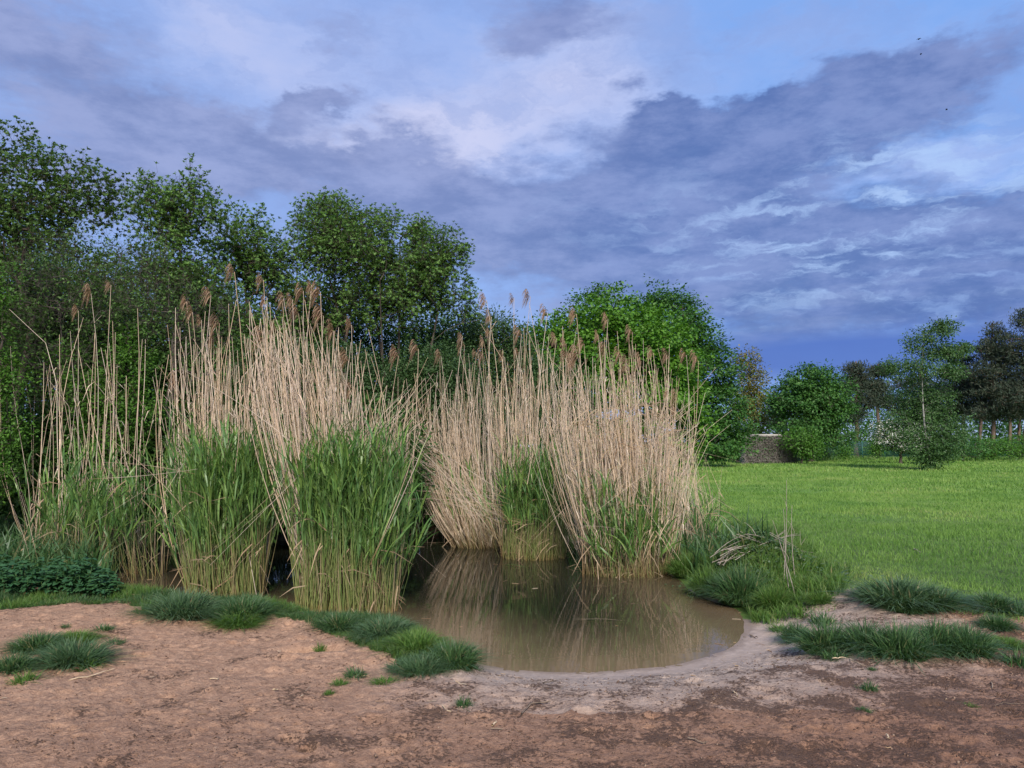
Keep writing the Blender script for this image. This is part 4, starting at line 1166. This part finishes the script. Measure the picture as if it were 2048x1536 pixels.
def mat4(R, b):
    return Matrix([[R[0, 0], R[0, 1], R[0, 2], b[0]], [R[1, 0], R[1, 1], R[1, 2], b[1]], [R[2, 0], R[2, 1], R[2, 2], b[2]], [0, 0, 0, 1]])


def merge(g, arr, R, b, rshift):
    V, Qd, Tr, r, a = arr
    g.add(V @ R.T.astype(np.float32) + b.astype(np.float32), Qd, Tr, (r + rshift) % 1.0, a)


def clump(label, bx, by, hw, depth, canes, shoots, plumes, seed, n_cane_obj=150, n_shoot_obj=60, n_leafy=18, extra_canes=(), dead=120, cane_v=.0, fan_in=False, dead_z=1.4, wz=True, group='clumps of common reed in the pond'):
    """one stand of reeds. canes / shoots: list of (count, tip x0, x1, y0, y1, yaw, style); the tips say how tall and how leaning they stand"""
    rg = np.random.default_rng(seed)
    c0 = P(bx, by, WZ) if wz else G(bx, by)
    root = thing('reed_clump', label, 'reeds', c0, group)
    inv = np.array(c0)
    k = c0[1] / F
    front_Y = c0[1]

    def base_at(u, v):
        x = c0[0] + u * hw * k + (v * depth) * (c0[0] / c0[1]); y = front_Y + v * depth - .25 * hw * k * (1 - u * u) ** .5 * 0
        z = max(float(H(x, y)[0]), WZ - .08) if wz else float(H(x, y)[0])
        return np.array([x, y, z - .03])

    def spread(n, v0=0.0, v1=1.0, pw=1.2):
        u = rg.uniform(-1, 1, n); v = v0 + (v1 - v0) * rg.uniform(0, 1, n) ** pw
        v = v + (1 - np.sqrt(np.maximum(0, 1 - u * u))) * .45
        return u, v

    def shuffle_tip(u, x0, x1, y0, y1):
        f = np.clip(.5 + .5 * (u * .82 + rg.normal(0, .24)), -.05, 1.05)
        return x0 + (x1 - x0) * f + rg.normal(0, 14), y0 + (y1 - y0) * rg.uniform(0, 1) ** .62

    items = []
    for (n, x0, x1, y0, y1, yaw, style) in canes:
        u, v = spread(n, cane_v)
        if fan_in and x0 < 560: u = .2 + .7 * u
        for i in range(n):
            b = base_at(u[i], v[i]); tx, ty = shuffle_tip(u[i], x0, x1, y0, y1)
            tip = Q(tx, ty, b[1] + rg.normal(0, .18))
            var = (int(rg.integers(0, 20)) if rg.uniform() < .62 else 20 + int(rg.integers(0, 16))) if style == 0 else (20 + int(rg.integers(0, 6)) if style == 1 else 26 + int(rg.integers(0, 10)))
            if rg.uniform() < .09: var = 36 + int(rg.integers(0, 10))
            items.append((b, tip, yaw + (rg.normal(0, .5) if style else rg.uniform(0, 6.28)), var, None))
    pl = []
    for j, (px, py) in enumerate(plumes):
        u = np.clip((px - bx) / max(hw, 1) * .8 + rg.normal(0, .15), -.6 if fan_in else -1, 1); b = base_at(u, rg.uniform(max(.1, cane_v), .95))
        tip = Q(px + 7, py + 22, b[1] + rg.normal(0, .1)); pl.append((b, tip, math.pi * rg.integers(0, 2) + rg.normal(0, .3), int(rg.integers(0, 20)), int(rg.integers(0, 6))))
    for (p0, p1, yaw) in extra_canes: pl.append((np.array(p0), np.array(p1), yaw, int(rg.integers(0, 20)), None))
    items.sort(key=lambda it: it[0][1] - rg.uniform(0, .3))
    g = Geo(); cnt = 0
    for it in pl + items:
        b, tip, yaw, var, plume = it
        R, L = frame_to(b, tip, yaw)
        if L < .2: continue
        if cnt < n_cane_obj + len(pl):
            o = link('dry_cane', CANE_ME[var], root); o.matrix_basis = mat4(R, b - inv); cnt += 1
            if plume is not None:
                q = link('plume', PLUMES[plume], o); tp = ALLC[var][1]
                Ri = np.linalg.inv(R); s = rg.uniform(.6, 1.08)
                yw = rg.normal(0, .45); Rw = np.array([[math.cos(yw), -math.sin(yw), 0], [math.sin(yw), math.cos(yw), 0], [0, 0, 1]]) * s
                q.matrix_basis = mat4(Ri @ Rw, tp - np.array([0, 0, .012]))
        else: merge(g, CANE_ARR[var], R, b - inv, rg.uniform(0, 1))
    if g.n: link('canes', g.mesh('canes', MAT['dry_cane']), root, kind='stuff')
    gs = Geo(); gl = Geo(); cnt = 0; its = []
    for (n, x0, x1, y0, y1) in shoots:
        u, v = spread(n, 0, .8, 1.5)
        for i in range(n):
            b = base_at(u[i], v[i]); tx, ty = shuffle_tip(u[i], x0, x1, y0, y1); its.append((b, Q(tx, ty, b[1] + rg.normal(0, .12))))
    its.sort(key=lambda it: it[0][1] - rg.uniform(0, .25))
    for (b, tip) in its:
        yaw = rg.uniform(0, 6.28); R, L = frame_to(b, tip, yaw); var = int(rg.integers(0, 10)); R = R * min(1.0, 2.2 / max(L, .1)) if False else R
        lv = SHOOTS[var][1]; fl = 1.9 / L * .9
        o = None
        if cnt < n_shoot_obj:
            o = link('green_shoot', SHOOT_ME[var], root); o.matrix_basis = mat4(R, b - inv)
        else: merge(gs, SHOOT_ARR[var], R, b - inv, rg.uniform(0, 1))
        for (lid, lx, lz, la, ls) in lv:
            s = ls * fl * rg.uniform(.75, 1.15); la2 = la + rg.normal(0, .3)
            Rl = np.array([[math.cos(la2), -math.sin(la2), 0], [math.sin(la2), math.cos(la2), 0], [0, 0, 1]]) * s
            if o is not None and cnt < n_leafy:
                q = link('leaf', LEAF_ME[lid], o); q.matrix_basis = mat4(Rl, np.array([lx, 0, lz]))
            else: merge(gl, LEAF_ARR[lid], R @ Rl, b - inv + R @ np.array([lx, 0, lz]), rg.uniform(0, 1))
        cnt += 1
    if gs.n: link('shoots', gs.mesh('shoots', MAT['green_stem']), root, kind='stuff')
    if gl.n: link('leaves', gl.mesh('leaves', MAT['reed_leaf']), root, kind='stuff')
    # limp dead leaves caught among the stems
    if dead:
        gd = Geo()
        for i in range(dead):
            u, v = rg.uniform(-1, 1), rg.uniform(0, 1); b = base_at(u, v); b[2] += rg.uniform(.05, 1.0) ** 1.3 * dead_z
            a = rg.uniform(0, 6.28); L = rg.uniform(.15, .5); d = np.array([math.cos(a), math.sin(a) * .6, rg.uniform(-1.4, .5)]); d /= np.linalg.norm(d)
            q = np.stack([b, b + d * L * .5 + [0, 0, .02], b + d * L + [0, 0, -.12 * L]]) - inv
            ribbons(gd, q[None], nrm(np.cross(d, [.2, .9, .3]))[None], np.array([[.010, .013, .002]]), np.array([rg.uniform(0, 1)]))
        link('dead_leaves', gd.mesh('dead_leaves', MAT['dead_leaf']), root, kind='stuff')
    return root


def seg(x0, y0, x1, y1, Y, yaw=0.0, dY=0.0):
    return (Q(x0, y0, Y), Q(x1, y1, Y + dY), yaw)


def build_reeds():
    # left back stand, thin
    clump('sparse shaded reed stand at the left behind the nettles', 190, 1168, 150, 1.3,
          [(46, 60, 330, 640, 860, 0, 0), (16, 20, 330, 560, 700, 0, 0), (8, 20, 200, 880, 960, 2.6, 0)], [(170, 60, 330, 900, 1060)],
          [(215, 548), (175, 565), (150, 600), (350, 742)], 201, 60, 60, 8, dead=70, cane_v=.3,
          extra_canes=[seg(390, 948, 205, 925, 7.9), seg(180, 958, 395, 938, 8.0), seg(370, 1022, 222, 878, 7.7), seg(60, 1120, 15, 992, 8.2), seg(75, 1120, 22, 935, 8.2), seg(270, 1020, 335, 880, 7.8)])
    # second stand
    clump('tall upright reed stand with a green leafy waist left of the dark gap', 452, 1206, 80, .95,
          [(170, 330, 560, 640, 850, 0, 0), (30, 340, 560, 570, 680, 0, 0), (20, 330, 470, 620, 760, math.pi, 2), (24, 330, 560, 820, 960, 0, 0)],
          [(340, 345, 556, 850, 985), (130, 345, 545, 960, 1080)],
          [(462, 522), (415, 568), (366, 580), (378, 602), (396, 618), (432, 625), (416, 655), (520, 538), (545, 635), (522, 655)], 202, 150, 100, 22, cane_v=.4,
          extra_canes=[seg(620, 918, 370, 742, 7.6, 0), seg(345, 875, 365, 1020, 7.4)])
    # third stand, fans to the left
    clump('broad reed stand on the bank fanning out with drooping leaves over the water', 692, 1234, 106, .95,
          [(120, 480, 690, 620, 800, math.pi, 2), (34, 470, 600, 590, 720, math.pi, 2), (95, 590, 760, 650, 850, 0, 0), (26, 740, 860, 740, 900, 0, 2), (40, 700, 830, 700, 900, 0, 0), (24, 500, 640, 590, 700, math.pi, 0), (20, 720, 800, 690, 820, 0, 1)],
          [(420, 582, 800, 860, 990), (170, 590, 840, 950, 1090)],
          [(522, 578), (560, 575), (578, 577), (600, 560), (616, 548), (634, 563), (590, 604), (660, 640), (696, 628), (640, 610), (690, 700), (790, 690), (830, 676), (700, 760)], 203, 170, 110, 30, cane_v=.4, fan_in=True,
          extra_canes=[seg(740, 1130, 860, 780, 7.5, 0), seg(745, 1120, 905, 740, 7.6, 0), seg(660, 1120, 665, 1010, 7.25)])
    # back stand bowed to the left
    clump('flattened dry reed stand bowed over at the back of the pond', 962, 1098, 54, .9,
          [(200, 825, 985, 730, 900, math.pi, 2), (190, 800, 935, 800, 970, math.pi, 2), (60, 880, 1010, 690, 800, 0, 0), (70, 860, 1010, 900, 1040, 0, 0)],
          [(60, 870, 1000, 900, 1020)], [(875, 690), (922, 668), (946, 683), (962, 692), (918, 650)], 204, 150, 30, 6, dead=140,
          extra_canes=[seg(990 + random.gauss(0, 26), 1050 + random.gauss(0, 26), 850 + random.gauss(0, 34), 890 + random.gauss(0, 50), 11.5 + random.gauss(0, .3), 0) for i in range(26)] + [seg(1005 + random.gauss(0, 10), 1030 + random.gauss(0, 18), 880 + random.gauss(0, 25), 985 + random.gauss(0, 18), 11.3, 0) for i in range(18)])
    # middle stand
    clump('narrow upright reed stand rising from the middle of the water', 1068, 1122, 66, .9,
          [(170, 985, 1170, 690, 860, 0, 0), (30, 960, 1160, 600, 720, 0, 0), (26, 950, 1060, 720, 860, math.pi, 2)],
          [(330, 1000, 1145, 885, 1020)],
          [(966, 578), (1021, 574), (1054, 571), (1088, 604), (976, 612), (972, 640), (1036, 646), (1031, 682), (1106, 655), (1125, 664), (1000, 690), (960, 660)], 205, 150, 70, 18, cane_v=.45,
          extra_canes=[seg(1175, 1110, 1098, 1010, 10.2)])
    # right stand, the densest
    clump('dense dry reed stand with rusty plumes on the right side of the pond', 1258, 1158, 92, 1.15,
          [(400, 1110, 1390, 720, 900, 0, 0), (90, 1100, 1340, 660, 760, 0, 0), (80, 1060, 1250, 720, 900, math.pi, 2), (60, 1150, 1390, 900, 1040, 0, 0), (60, 1120, 1400, 780, 980, math.pi, 1), (24, 1300, 1400, 740, 860, 0, 1)],
          [(320, 1160, 1345, 950, 1110)],
          [(1146, 606), (1209, 616), (1258, 642), (1126, 690), (1152, 690), (1143, 706), (1206, 680), (1236, 688), (1161, 666), (1251, 705), (1300, 684), (1331, 690), (1366, 688), (1331, 764), (1350, 774), (1346, 800),
           (1190, 650), (1275, 700), (1390, 700)], 206, 230, 60, 10, dead=420, cane_v=.1, dead_z=2.5,
          extra_canes=[seg(1150, 1052, 1255, 1062, 9.6), seg(1172, 1076, 1102, 1010, 9.8), seg(1290, 980, 1370, 982, 9.4), seg(1180, 958, 1245, 945, 9.7)])
    clump('short sparse reed stubble on the grassy bank right of the pond', 1390, 1110, 55, 1.5,
          [(46, 1350, 1450, 900, 1050, 0, 0), (60, 1330, 1400, 800, 960, 0, 0)], [(16, 1350, 1440, 1000, 1080)], [], 207, 90, 10, 0, dead=30, wz=False)


build_reeds()

# ------------------------------------------------------------------ nettles, dock, mound, stems
def ovate_leaf(L, W, rg):
    g = Geo(); S = 5; t = np.linspace(0, 1, S)
    Pt = np.stack([t * L, 0 * t, -.35 * L * t ** 2 + .1 * L * t], 1)
    w = W * np.array([.25, .95, 1., .6, .04])
    lft = Pt + np.stack([0 * t, w * .5, w * .16], 1); rgt = Pt - np.stack([0 * t, w * .5, -w * .16], 1)
    V = np.concatenate([lft, Pt, rgt]); q = []
    for i in range(S - 1):
        q += [[i, i + 1, S + i + 1, S + i], [S + i, S + i + 1, 2 * S + i + 1, 2 * S + i]]
    g.add(V, q, None, rg.uniform(0, 1), np.tile(t, 3)); return g


def build_plants():
    rg = np.random.default_rng(301)
    NL = [ovate_leaf(.075, .045, rg) for _ in range(6)]; NA = [n.arrays() for n in NL]; NM = [n.mesh('leaf', MAT['nettle']) for n in NL]
    c = G(100, 1178); root = thing('nettle_patch', 'low dark nettle patch in front of the left reeds', 'nettles', c, None)
    gs = Geo(); gl = Geo(); objs = []; stems = []
    for i in range(230):
        px, py = rg.uniform(-40, 228), 1196 - 34 * rg.uniform(0, 1) ** 1.2
        b = G(px, py); hh = rg.uniform(.15, .32) * (1 - .45 * sstep(150, 230, px)); tip = b + np.array([rg.normal(0, .05), rg.normal(0, .04) - .03, hh])
        Pt = bez(b, (b + tip) / 2 + rg.normal(0, .02, 3), tip, 4) - c; tubes(gs, Pt[None], np.array([[.003, .003, .0025, .002]]), 3, None)
        for z in np.linspace(.35, 1, 5):
            p = b + (tip - b) * z
            for s in range(3 if z < .95 else 4):
                a = rg.uniform(0, 6.28); e = rg.uniform(-.1, .35); sc = rg.uniform(.7, 1.2)
                R = np.array(Euler((rg.normal(0, .25), -e, a)).to_matrix()) * sc
                objs.append((p[1] - .5 * p[2], int(rg.integers(0, 6)), R, p - c))
    objs.sort(key=lambda t: t[0])
    for i, (_, v, R, p) in enumerate(objs):
        if i < 260: o = link('leaf', NM[v], root); o.matrix_basis = mat4(R, p)
        else: merge(gl, NA[v], R, p, rg.uniform(0, 1))
    link('stems', gs.mesh('stems', MAT['green_stem']), root, kind='stuff'); link('leaves', gl.mesh('leaves', MAT['nettle']), root, kind='stuff')
    # dock plant right of the mound
    DL = [ovate_leaf(.30, .10, rg).mesh('leaf', MAT['dock']) for _ in range(4)]
    for (px, py, n, sc, lab) in ((1662, 1168, 17, 1.0, 'dock plant with big crinkled leaves beside the bare red hollow'), (1510, 1196, 10, .55, 'small broad-leaved weed at the foot of the mound')):
        b = G(px, py); d = thing('dock_plant', lab, 'plant', b)
        for i in range(n):
            a = i * 2.4; e = rg.uniform(.15, 1.1); R = np.array(Euler((rg.normal(0, .3), -e, a)).to_matrix()) * (sc * rg.uniform(.7, 1.1))
            o = link('leaf', DL[i % 4], d); o.matrix_basis = mat4(R, np.array([math.cos(a) * .02, math.sin(a) * .02, .02]))
        g = Geo(); tubes(g, bez(np.zeros(3), np.array([0, 0, .15]), np.array([.03, 0, .3 * sc]), 4)[None], np.array([[.008, .007, .006, .004]]), 5); link('stem', g.mesh('stem', MAT['green_stem']), d)
    # leafy weeds over the mound
    g = Geo(); n = 2600
    x = rg.normal(MND[0], .42, n); y = rg.normal(MND[1], .33, n); z = H(x, y) + rg.uniform(0, .14, n)
    a = rg.uniform(0, 6.28, n); leaves(g, np.c_[x, y, z], np.stack([np.cos(a), np.sin(a), rg.uniform(-.2, .6, n)], 1), nrm(np.array([0, -.2, 1.]) + rg.normal(0, .3, (n, 3))), rg.uniform(.025, .06, n), rg.uniform(.018, .035, n), .15, rg.uniform(0, 1, n))
    o = link('weed_leaves', g.mesh('weed_leaves', MAT['dock']), kind='stuff'); tag(o, 'small leafy weeds growing over the mound', 'weeds')
    # brushwood lying on the mound
    root = thing('brushwood', 'heap of bleached dead stems lying on the mound', 'dead stems', (MND[0], MND[1], float(H(*MND)[0])))
    o0 = np.array(root.location); D = MND[1]
    segs = [(1432, 1122, 1520, 1080), (1440, 1112, 1540, 1090), (1450, 1125, 1510, 1082), (1438, 1130, 1475, 1095), (1455, 1100, 1560, 1085), (1470, 1120, 1545, 1075), (1420, 1115, 1500, 1075), (1500, 1075, 1460, 1050),
            (1520, 1090, 1600, 1070), (1480, 1105, 1590, 1120), (1465, 1070, 1530, 1110), (1540, 1065, 1610, 1105), (1436, 1128, 1448, 1160), (1444, 1120, 1470, 1158), (1490, 1068, 1560, 1100), (1530, 1120, 1590, 1095), (1500, 1120, 1570, 1060), (1460, 1115, 1530, 1098)]
    segs += [(x0 + rg.normal(0, 14), y0 + rg.normal(0, 8), x1 + rg.normal(0, 20), y1 + rg.normal(0, 10)) for (x0, y0, x1, y1) in segs]
    for (x0, y0, x1, y1) in segs:
        p0 = Q(x0, y0, D - rg.uniform(.05, .4)); p1 = Q(x1, y1, D + rg.uniform(-.2, .4))
        for p in (p0, p1): p[2] = max(p[2], float(H(p[0], p[1])[0]) + .02)
        m = (p0 + p1) / 2 + rg.normal(0, .03, 3) + [0, 0, .02]
        g = Geo(); tubes(g, bez(p0, m, p1, 6)[None] - o0, np.linspace(.0045, .002, 6)[None], 4); link('twig', g.mesh('twig', MAT['dead_stem']), root)
    # upright dry stalks
    st = [(1572, 1120, 1573, 960, 'tallest straight dry stalk standing at the right of the mound'), (1590, 1115, 1584, 1010, 'bent pale stalk right of the tallest one'), (1566, 1110, 1567, 1018, 'short pale stalk close left of the tallest one'), (1580, 1170, 1572, 1075, 'forked pale stalk leaning in front of the mound'),
          (1430, 1060, 1425, 985, 'dry stalk between the reed stubble and the mound'), (1590, 1168, 1545, 1040, 'long bleached stalk leaning left across the mound'), (1603, 1100, 1600, 1062, 'short grey stalk nearest the dock plant')]
    for (x0, y0, x1, y1, lab) in st:
        b = G(x0, min(y0 + 25, 1190)) if y0 > 1080 else G(x0, y0 + 30); tip = Q(x1, y1, b[1]); o = None
        g = Geo(); tubes(g, (bez(b, (b + tip) / 2 + rg.normal(0, .03, 3), tip, 7) - b)[None], np.linspace(.006, .0025, 7)[None], 4)
        q = bez(b + (tip - b) * .55, b + (tip - b) * .7 + [.05, 0, 0], b + (tip - b) * .8 + [rg.choice([-.09, .09]), 0, .02], 4) - b; tubes(g, q[None], np.array([[.003, .0025, .002, .001]]), 3)
        o = link('dry_stalk', g.mesh('dry_stalk', MAT['dead_stem']), None, b); tag(o, lab, 'dry stalk', 'dry stalks by the mound')


build_plants()


def build_litter():
    rg = np.random.default_rng(401)
    items = [([(138, 1366), (195, 1353), (228, 1342)], .006, 'straw', 'long bent straw lying on the soil left of centre', 'dry straw'),
             ([(57, 1330), (70, 1320)], .006, 'straw', 'short pale straw between the left-edge tufts', 'dry straw'),
             ([(1043, 1434), (1062, 1412), (1100, 1408)], .006, 'old_stick', 'kinked brown stick in the middle foreground', 'stick'),
             ([(884, 1415), (896, 1428), (918, 1431)], .004, 'straw', 'thin curved straw beside the single upright tuft', 'dry straw'),
             ([(1664, 1321), (1692, 1320)], .005, 'straw', 'straight straw in front of the long grass row', 'dry straw'),
             ([(1700, 1322), (1728, 1336)], .004, 'straw', 'thin slanting straw below the long grass row', 'dry straw'),
             ([(1500, 1273), (1515, 1278)], .007, 'old_stick', 'small dark stick at the waterline on the right', 'stick'),
             ([(1086, 1370), (1115, 1363)], .005, 'old_stick', 'short dark stick on the pale beach', 'stick'),
             ([(545, 1385), (556, 1384)], .006, 'straw', 'tiny pale chip on the left soil', 'dry straw'),
             ([(985, 1457), (992, 1449)], .007, 'straw', 'pale chip beside the kinked stick', 'dry straw'),
             ([(1466, 1388), (1476, 1397)], .005, 'straw', 'small straw right of the pale beach', 'dry straw'),
             ([(1773, 1475), (1779, 1483)], .005, 'straw', 'white chip in the right foreground', 'dry straw'),
             ([(1827, 1100), (1842, 1108)], .010, 'dead_stem', 'pale twig lying in the meadow grass', 'stick'),
             ([(420, 1362), (436, 1362), (436, 1358)], .004, 'straw', 'hooked straw on the left soil', 'dry straw'),
             ([(1376, 1482), (1415, 1490)], .005, 'old_stick', 'thin dark stick near the bottom edge', 'stick'),
             ([(1990, 1418), (2008, 1412), (2040, 1412)], .0025, 'old_stick', 'faint bent stick near the right edge', 'stick')]
    for pts, r, mat, lab, cat in items:
        W = np.array([G(*p) + np.array([0, 0, r + .012]) for p in pts]); b = W[0].copy()
        Pt = np.array([W[0] + (W[-1] - W[0]) * t for t in np.linspace(0, 1, 6)]) if len(W) == 2 else np.concatenate([np.linspace(W[0], W[1], 4), np.linspace(W[1], W[2], 4)[1:]])
        n = len(Pt); g = Geo(); Pt = Pt - b; Pt[1:-1] += rg.normal(0, .004, (n - 2, 3))
        tubes(g, Pt[None], np.linspace(r, r * .6, n)[None], 5, np.array([.5])); o = link('straw' if cat == 'dry straw' else 'stick', g.mesh('straw', MAT[mat]), None, b)
        tag(o, lab, cat, 'straws and sticks lying about')
    for (x0, y0, x1, y1, w, mat, lab) in ((812, 1086, 945, 1087, .016, 'dead_leaf', 'long pale reed leaf floating at the back of the pond'), (1010, 1128, 1055, 1135, .022, 'reed_leaf', 'green leaf floating before the middle reed stand'),
                                     (1150, 1238, 1255, 1242, .010, 'dead_leaf', 'thin dry reed floating in the middle of the pond'), (780, 1219, 800, 1216, .02, 'dead_leaf', 'curled pale leaf on the water by the reed bank')):
        a = P(x0, y0, WZ + .006); b = P(x1, y1, WZ + .006); t = np.linspace(0, 1, 6)[:, None]; Pt = (a + (b - a) * t - a); Pt[:, 2] += np.array([0, .004, .01, .012, .006, 0.])
        g = Geo(); d = nrm(b - a); ribbons(g, Pt[None], np.cross(d, [0, 0, 1.])[None], w * np.array([[.4, .9, 1, .9, .6, .1]]), np.array([.5]))
        o = link('floating_leaf', g.mesh('floating_leaf', MAT[mat]), None, a); tag(o, lab, 'floating leaf', 'leaves floating on the pond')


build_litter()


def build_scum():
    rg = np.random.default_rng(431); n = 420
    x = rg.uniform(px0 + 1.6, px1 - 1.6, n); y = rg.uniform(py0 + 1.6, py1 - 1.6, n); d = pond_d(x, y)
    m = (d < -.02) & ((d > -.16) | (rg.uniform(0, 1, n) < .16)); x, y = x[m], y[m]; n = len(x)
    L = rg.uniform(.02, .14, n); a = rg.normal(.2, .8, n); dv = np.c_[np.cos(a), np.sin(a), 0 * a] * L[:, None]; c = np.c_[x, y, np.full(n, WZ + .003)]
    g = Geo(); tubes(g, np.stack([c - dv * .5, c + rg.normal(0, .002, (n, 3)) * [1, 1, 0], c + dv * .5], 1), np.repeat(rg.uniform(.0012, .003, n)[:, None], 3, 1), 4, rg.uniform(0, 1, n))
    o = link('floating_litter', g.mesh('floating_litter', MAT['litter']), kind='stuff'); tag(o, 'bits of dead reed floating on the pond', 'litter')


build_scum()


def box(g, a, b):
    x0, y0, z0 = a; x1, y1, z1 = b
    V = [(x0, y0, z0), (x1, y0, z0), (x1, y1, z0), (x0, y1, z0), (x0, y0, z1), (x1, y0, z1), (x1, y1, z1), (x0, y1, z1)]
    g.add(V, [[0, 3, 2, 1], [4, 5, 6, 7], [0, 1, 5, 4], [1, 2, 6, 5], [2, 3, 7, 6], [3, 0, 4, 7]])


def build_far():
    rg = np.random.default_rng(501)
    # overgrown hut
    Y = 66.; b = gbase(1536, Y); root = thing('overgrown_hut', 'flat-roofed hut smothered in brown creeper at the far hedge', 'hut', b)
    k = Y / F; hw = 46 * k; ht = 2.32
    g = Geo(); box(g, (-hw + .5, -.2, -.1), (hw - .3, 3.6, ht)); link('wall', g.mesh('wall', MAT['concrete']), root)
    g = Geo(); box(g, (-hw + .9, -.45, ht + .003), (hw - 1.0, 3.7, ht + .2)); link('roof', g.mesh('roof', MAT['concrete']), root)
    g = Geo(); n = 3600
    u = rg.uniform(-1, 1, n); z = rg.uniform(0, 1, n) ** .9 * (ht + .05) * np.where(np.abs(u) > .85, .93, 1.0)
    x = u * (hw + .25 * (1 - z / ht)) ; p0 = np.stack([x, -.32 - .35 * (1 - z / ht) + rg.normal(0, .12, n), z], 1)
    d = nrm(np.stack([rg.normal(0, 1, n), rg.normal(0, .15, n), rg.normal(-.2, .8, n)], 1)) * rg.uniform(.2, .6, n)[:, None]
    Pt = np.stack([p0, p0 + d * .5 + rg.normal(0, .06, (n, 3)), p0 + d + [0, 0, -.08]], 1); Pt[..., 2] = Pt[..., 2].clip(0, ht + .12)
    tubes(g, Pt, np.full((n, 3), .018), 3, rg.uniform(0, 1, n)); link('creeper', g.mesh('creeper', MAT['creeper_twig']), root, kind='stuff')
    n = 700; p = np.stack([rg.uniform(-1, 1, n) * hw, rg.normal(-.6, .15, n), rg.uniform(.1, 1, n) ** 1.5 * ht], 1)
    g = Geo(); leaves(g, p, rg.normal(0, 1, (n, 3)), nrm(np.array([0, -1., .4]) + rg.normal(0, .4, (n, 3))), rg.uniform(.08, .18, n), rg.uniform(.06, .12, n), .1, rg.uniform(0, 1, n)); link('creeper_leaves', g.mesh('creeper_leaves', MAT['shrub_leaf']), root, kind='stuff')
    # green mesh fence
    Y = 88.; k = Y / F; root = thing('mesh_fence', 'green wire mesh fence with slim posts along the far field edge', 'fence', (Q(1640, HOR, Y)[0], Y, 0.)); ox = root.location.x
    xs = np.arange(Q(1590, HOR, Y)[0], Q(2110, HOR, Y)[0], 2.55)
    for x in xs:
        g = Geo(); box(g, (-.04, -.04, -.05), (.04, .04, 2.1)); link('post', g.mesh('post', MAT['fence_green']), root, (x - ox, 0, 0))
    me = None
    for x in xs[:-1]:
        if me is None:
            g = Geo()
            for i in range(1, 42): box(g, (.06 * i - .007, -.007, .06), (.06 * i + .007, .007, 2.0))
            for z in np.arange(.1, 2.05, .2): box(g, (.05, .009, z - .01), (2.5, .022, z + .01))
            me = g.mesh('mesh_panel', MAT['fence_green'])
        link('mesh_panel', me, root, (x - ox, 0, 0))
    # swifts
    for (px, py, span, ang, lab) in ((1838, 78, .32, .28, 'dark bird with outstretched wings, highest of the three'), (1842, 108, .12, .1, 'small dark bird directly below the highest one'), (1893, 219, .13, -.6, 'small dark bird flying lowest above the pines')):
        p = Q(px, py, 42.); root = thing('bird', lab, 'bird', p, 'birds flying in the sky'); root.rotation_euler = (0, -ang, 0)
        g = Geo(); t = np.linspace(-1, 1, 7); S = np.stack([0 * t, t * .09, 0 * t], 1); tubes(g, S[None], (.03 * np.sqrt(np.maximum(0, 1 - t * t)) + .003)[None], 6); link('body', g.mesh('body', MAT['bird']), root)
        for s in (-1, 1):
            g = Geo(); V = [(0, -.03, .01), (s * span * .25, -.045, .025), (s * span * .5, .03, .012), (s * span * .22, .02, .02), (0, .04, .012)]
            V2 = [(x, y, z - .006) for x, y, z in V]
            g.add(V + V2, [[0, 1, 3, 4], [5, 9, 8, 6]], [[1, 2, 3], [6, 8, 7]]); link('wing', g.mesh('wing', MAT['bird']), root)


build_far()
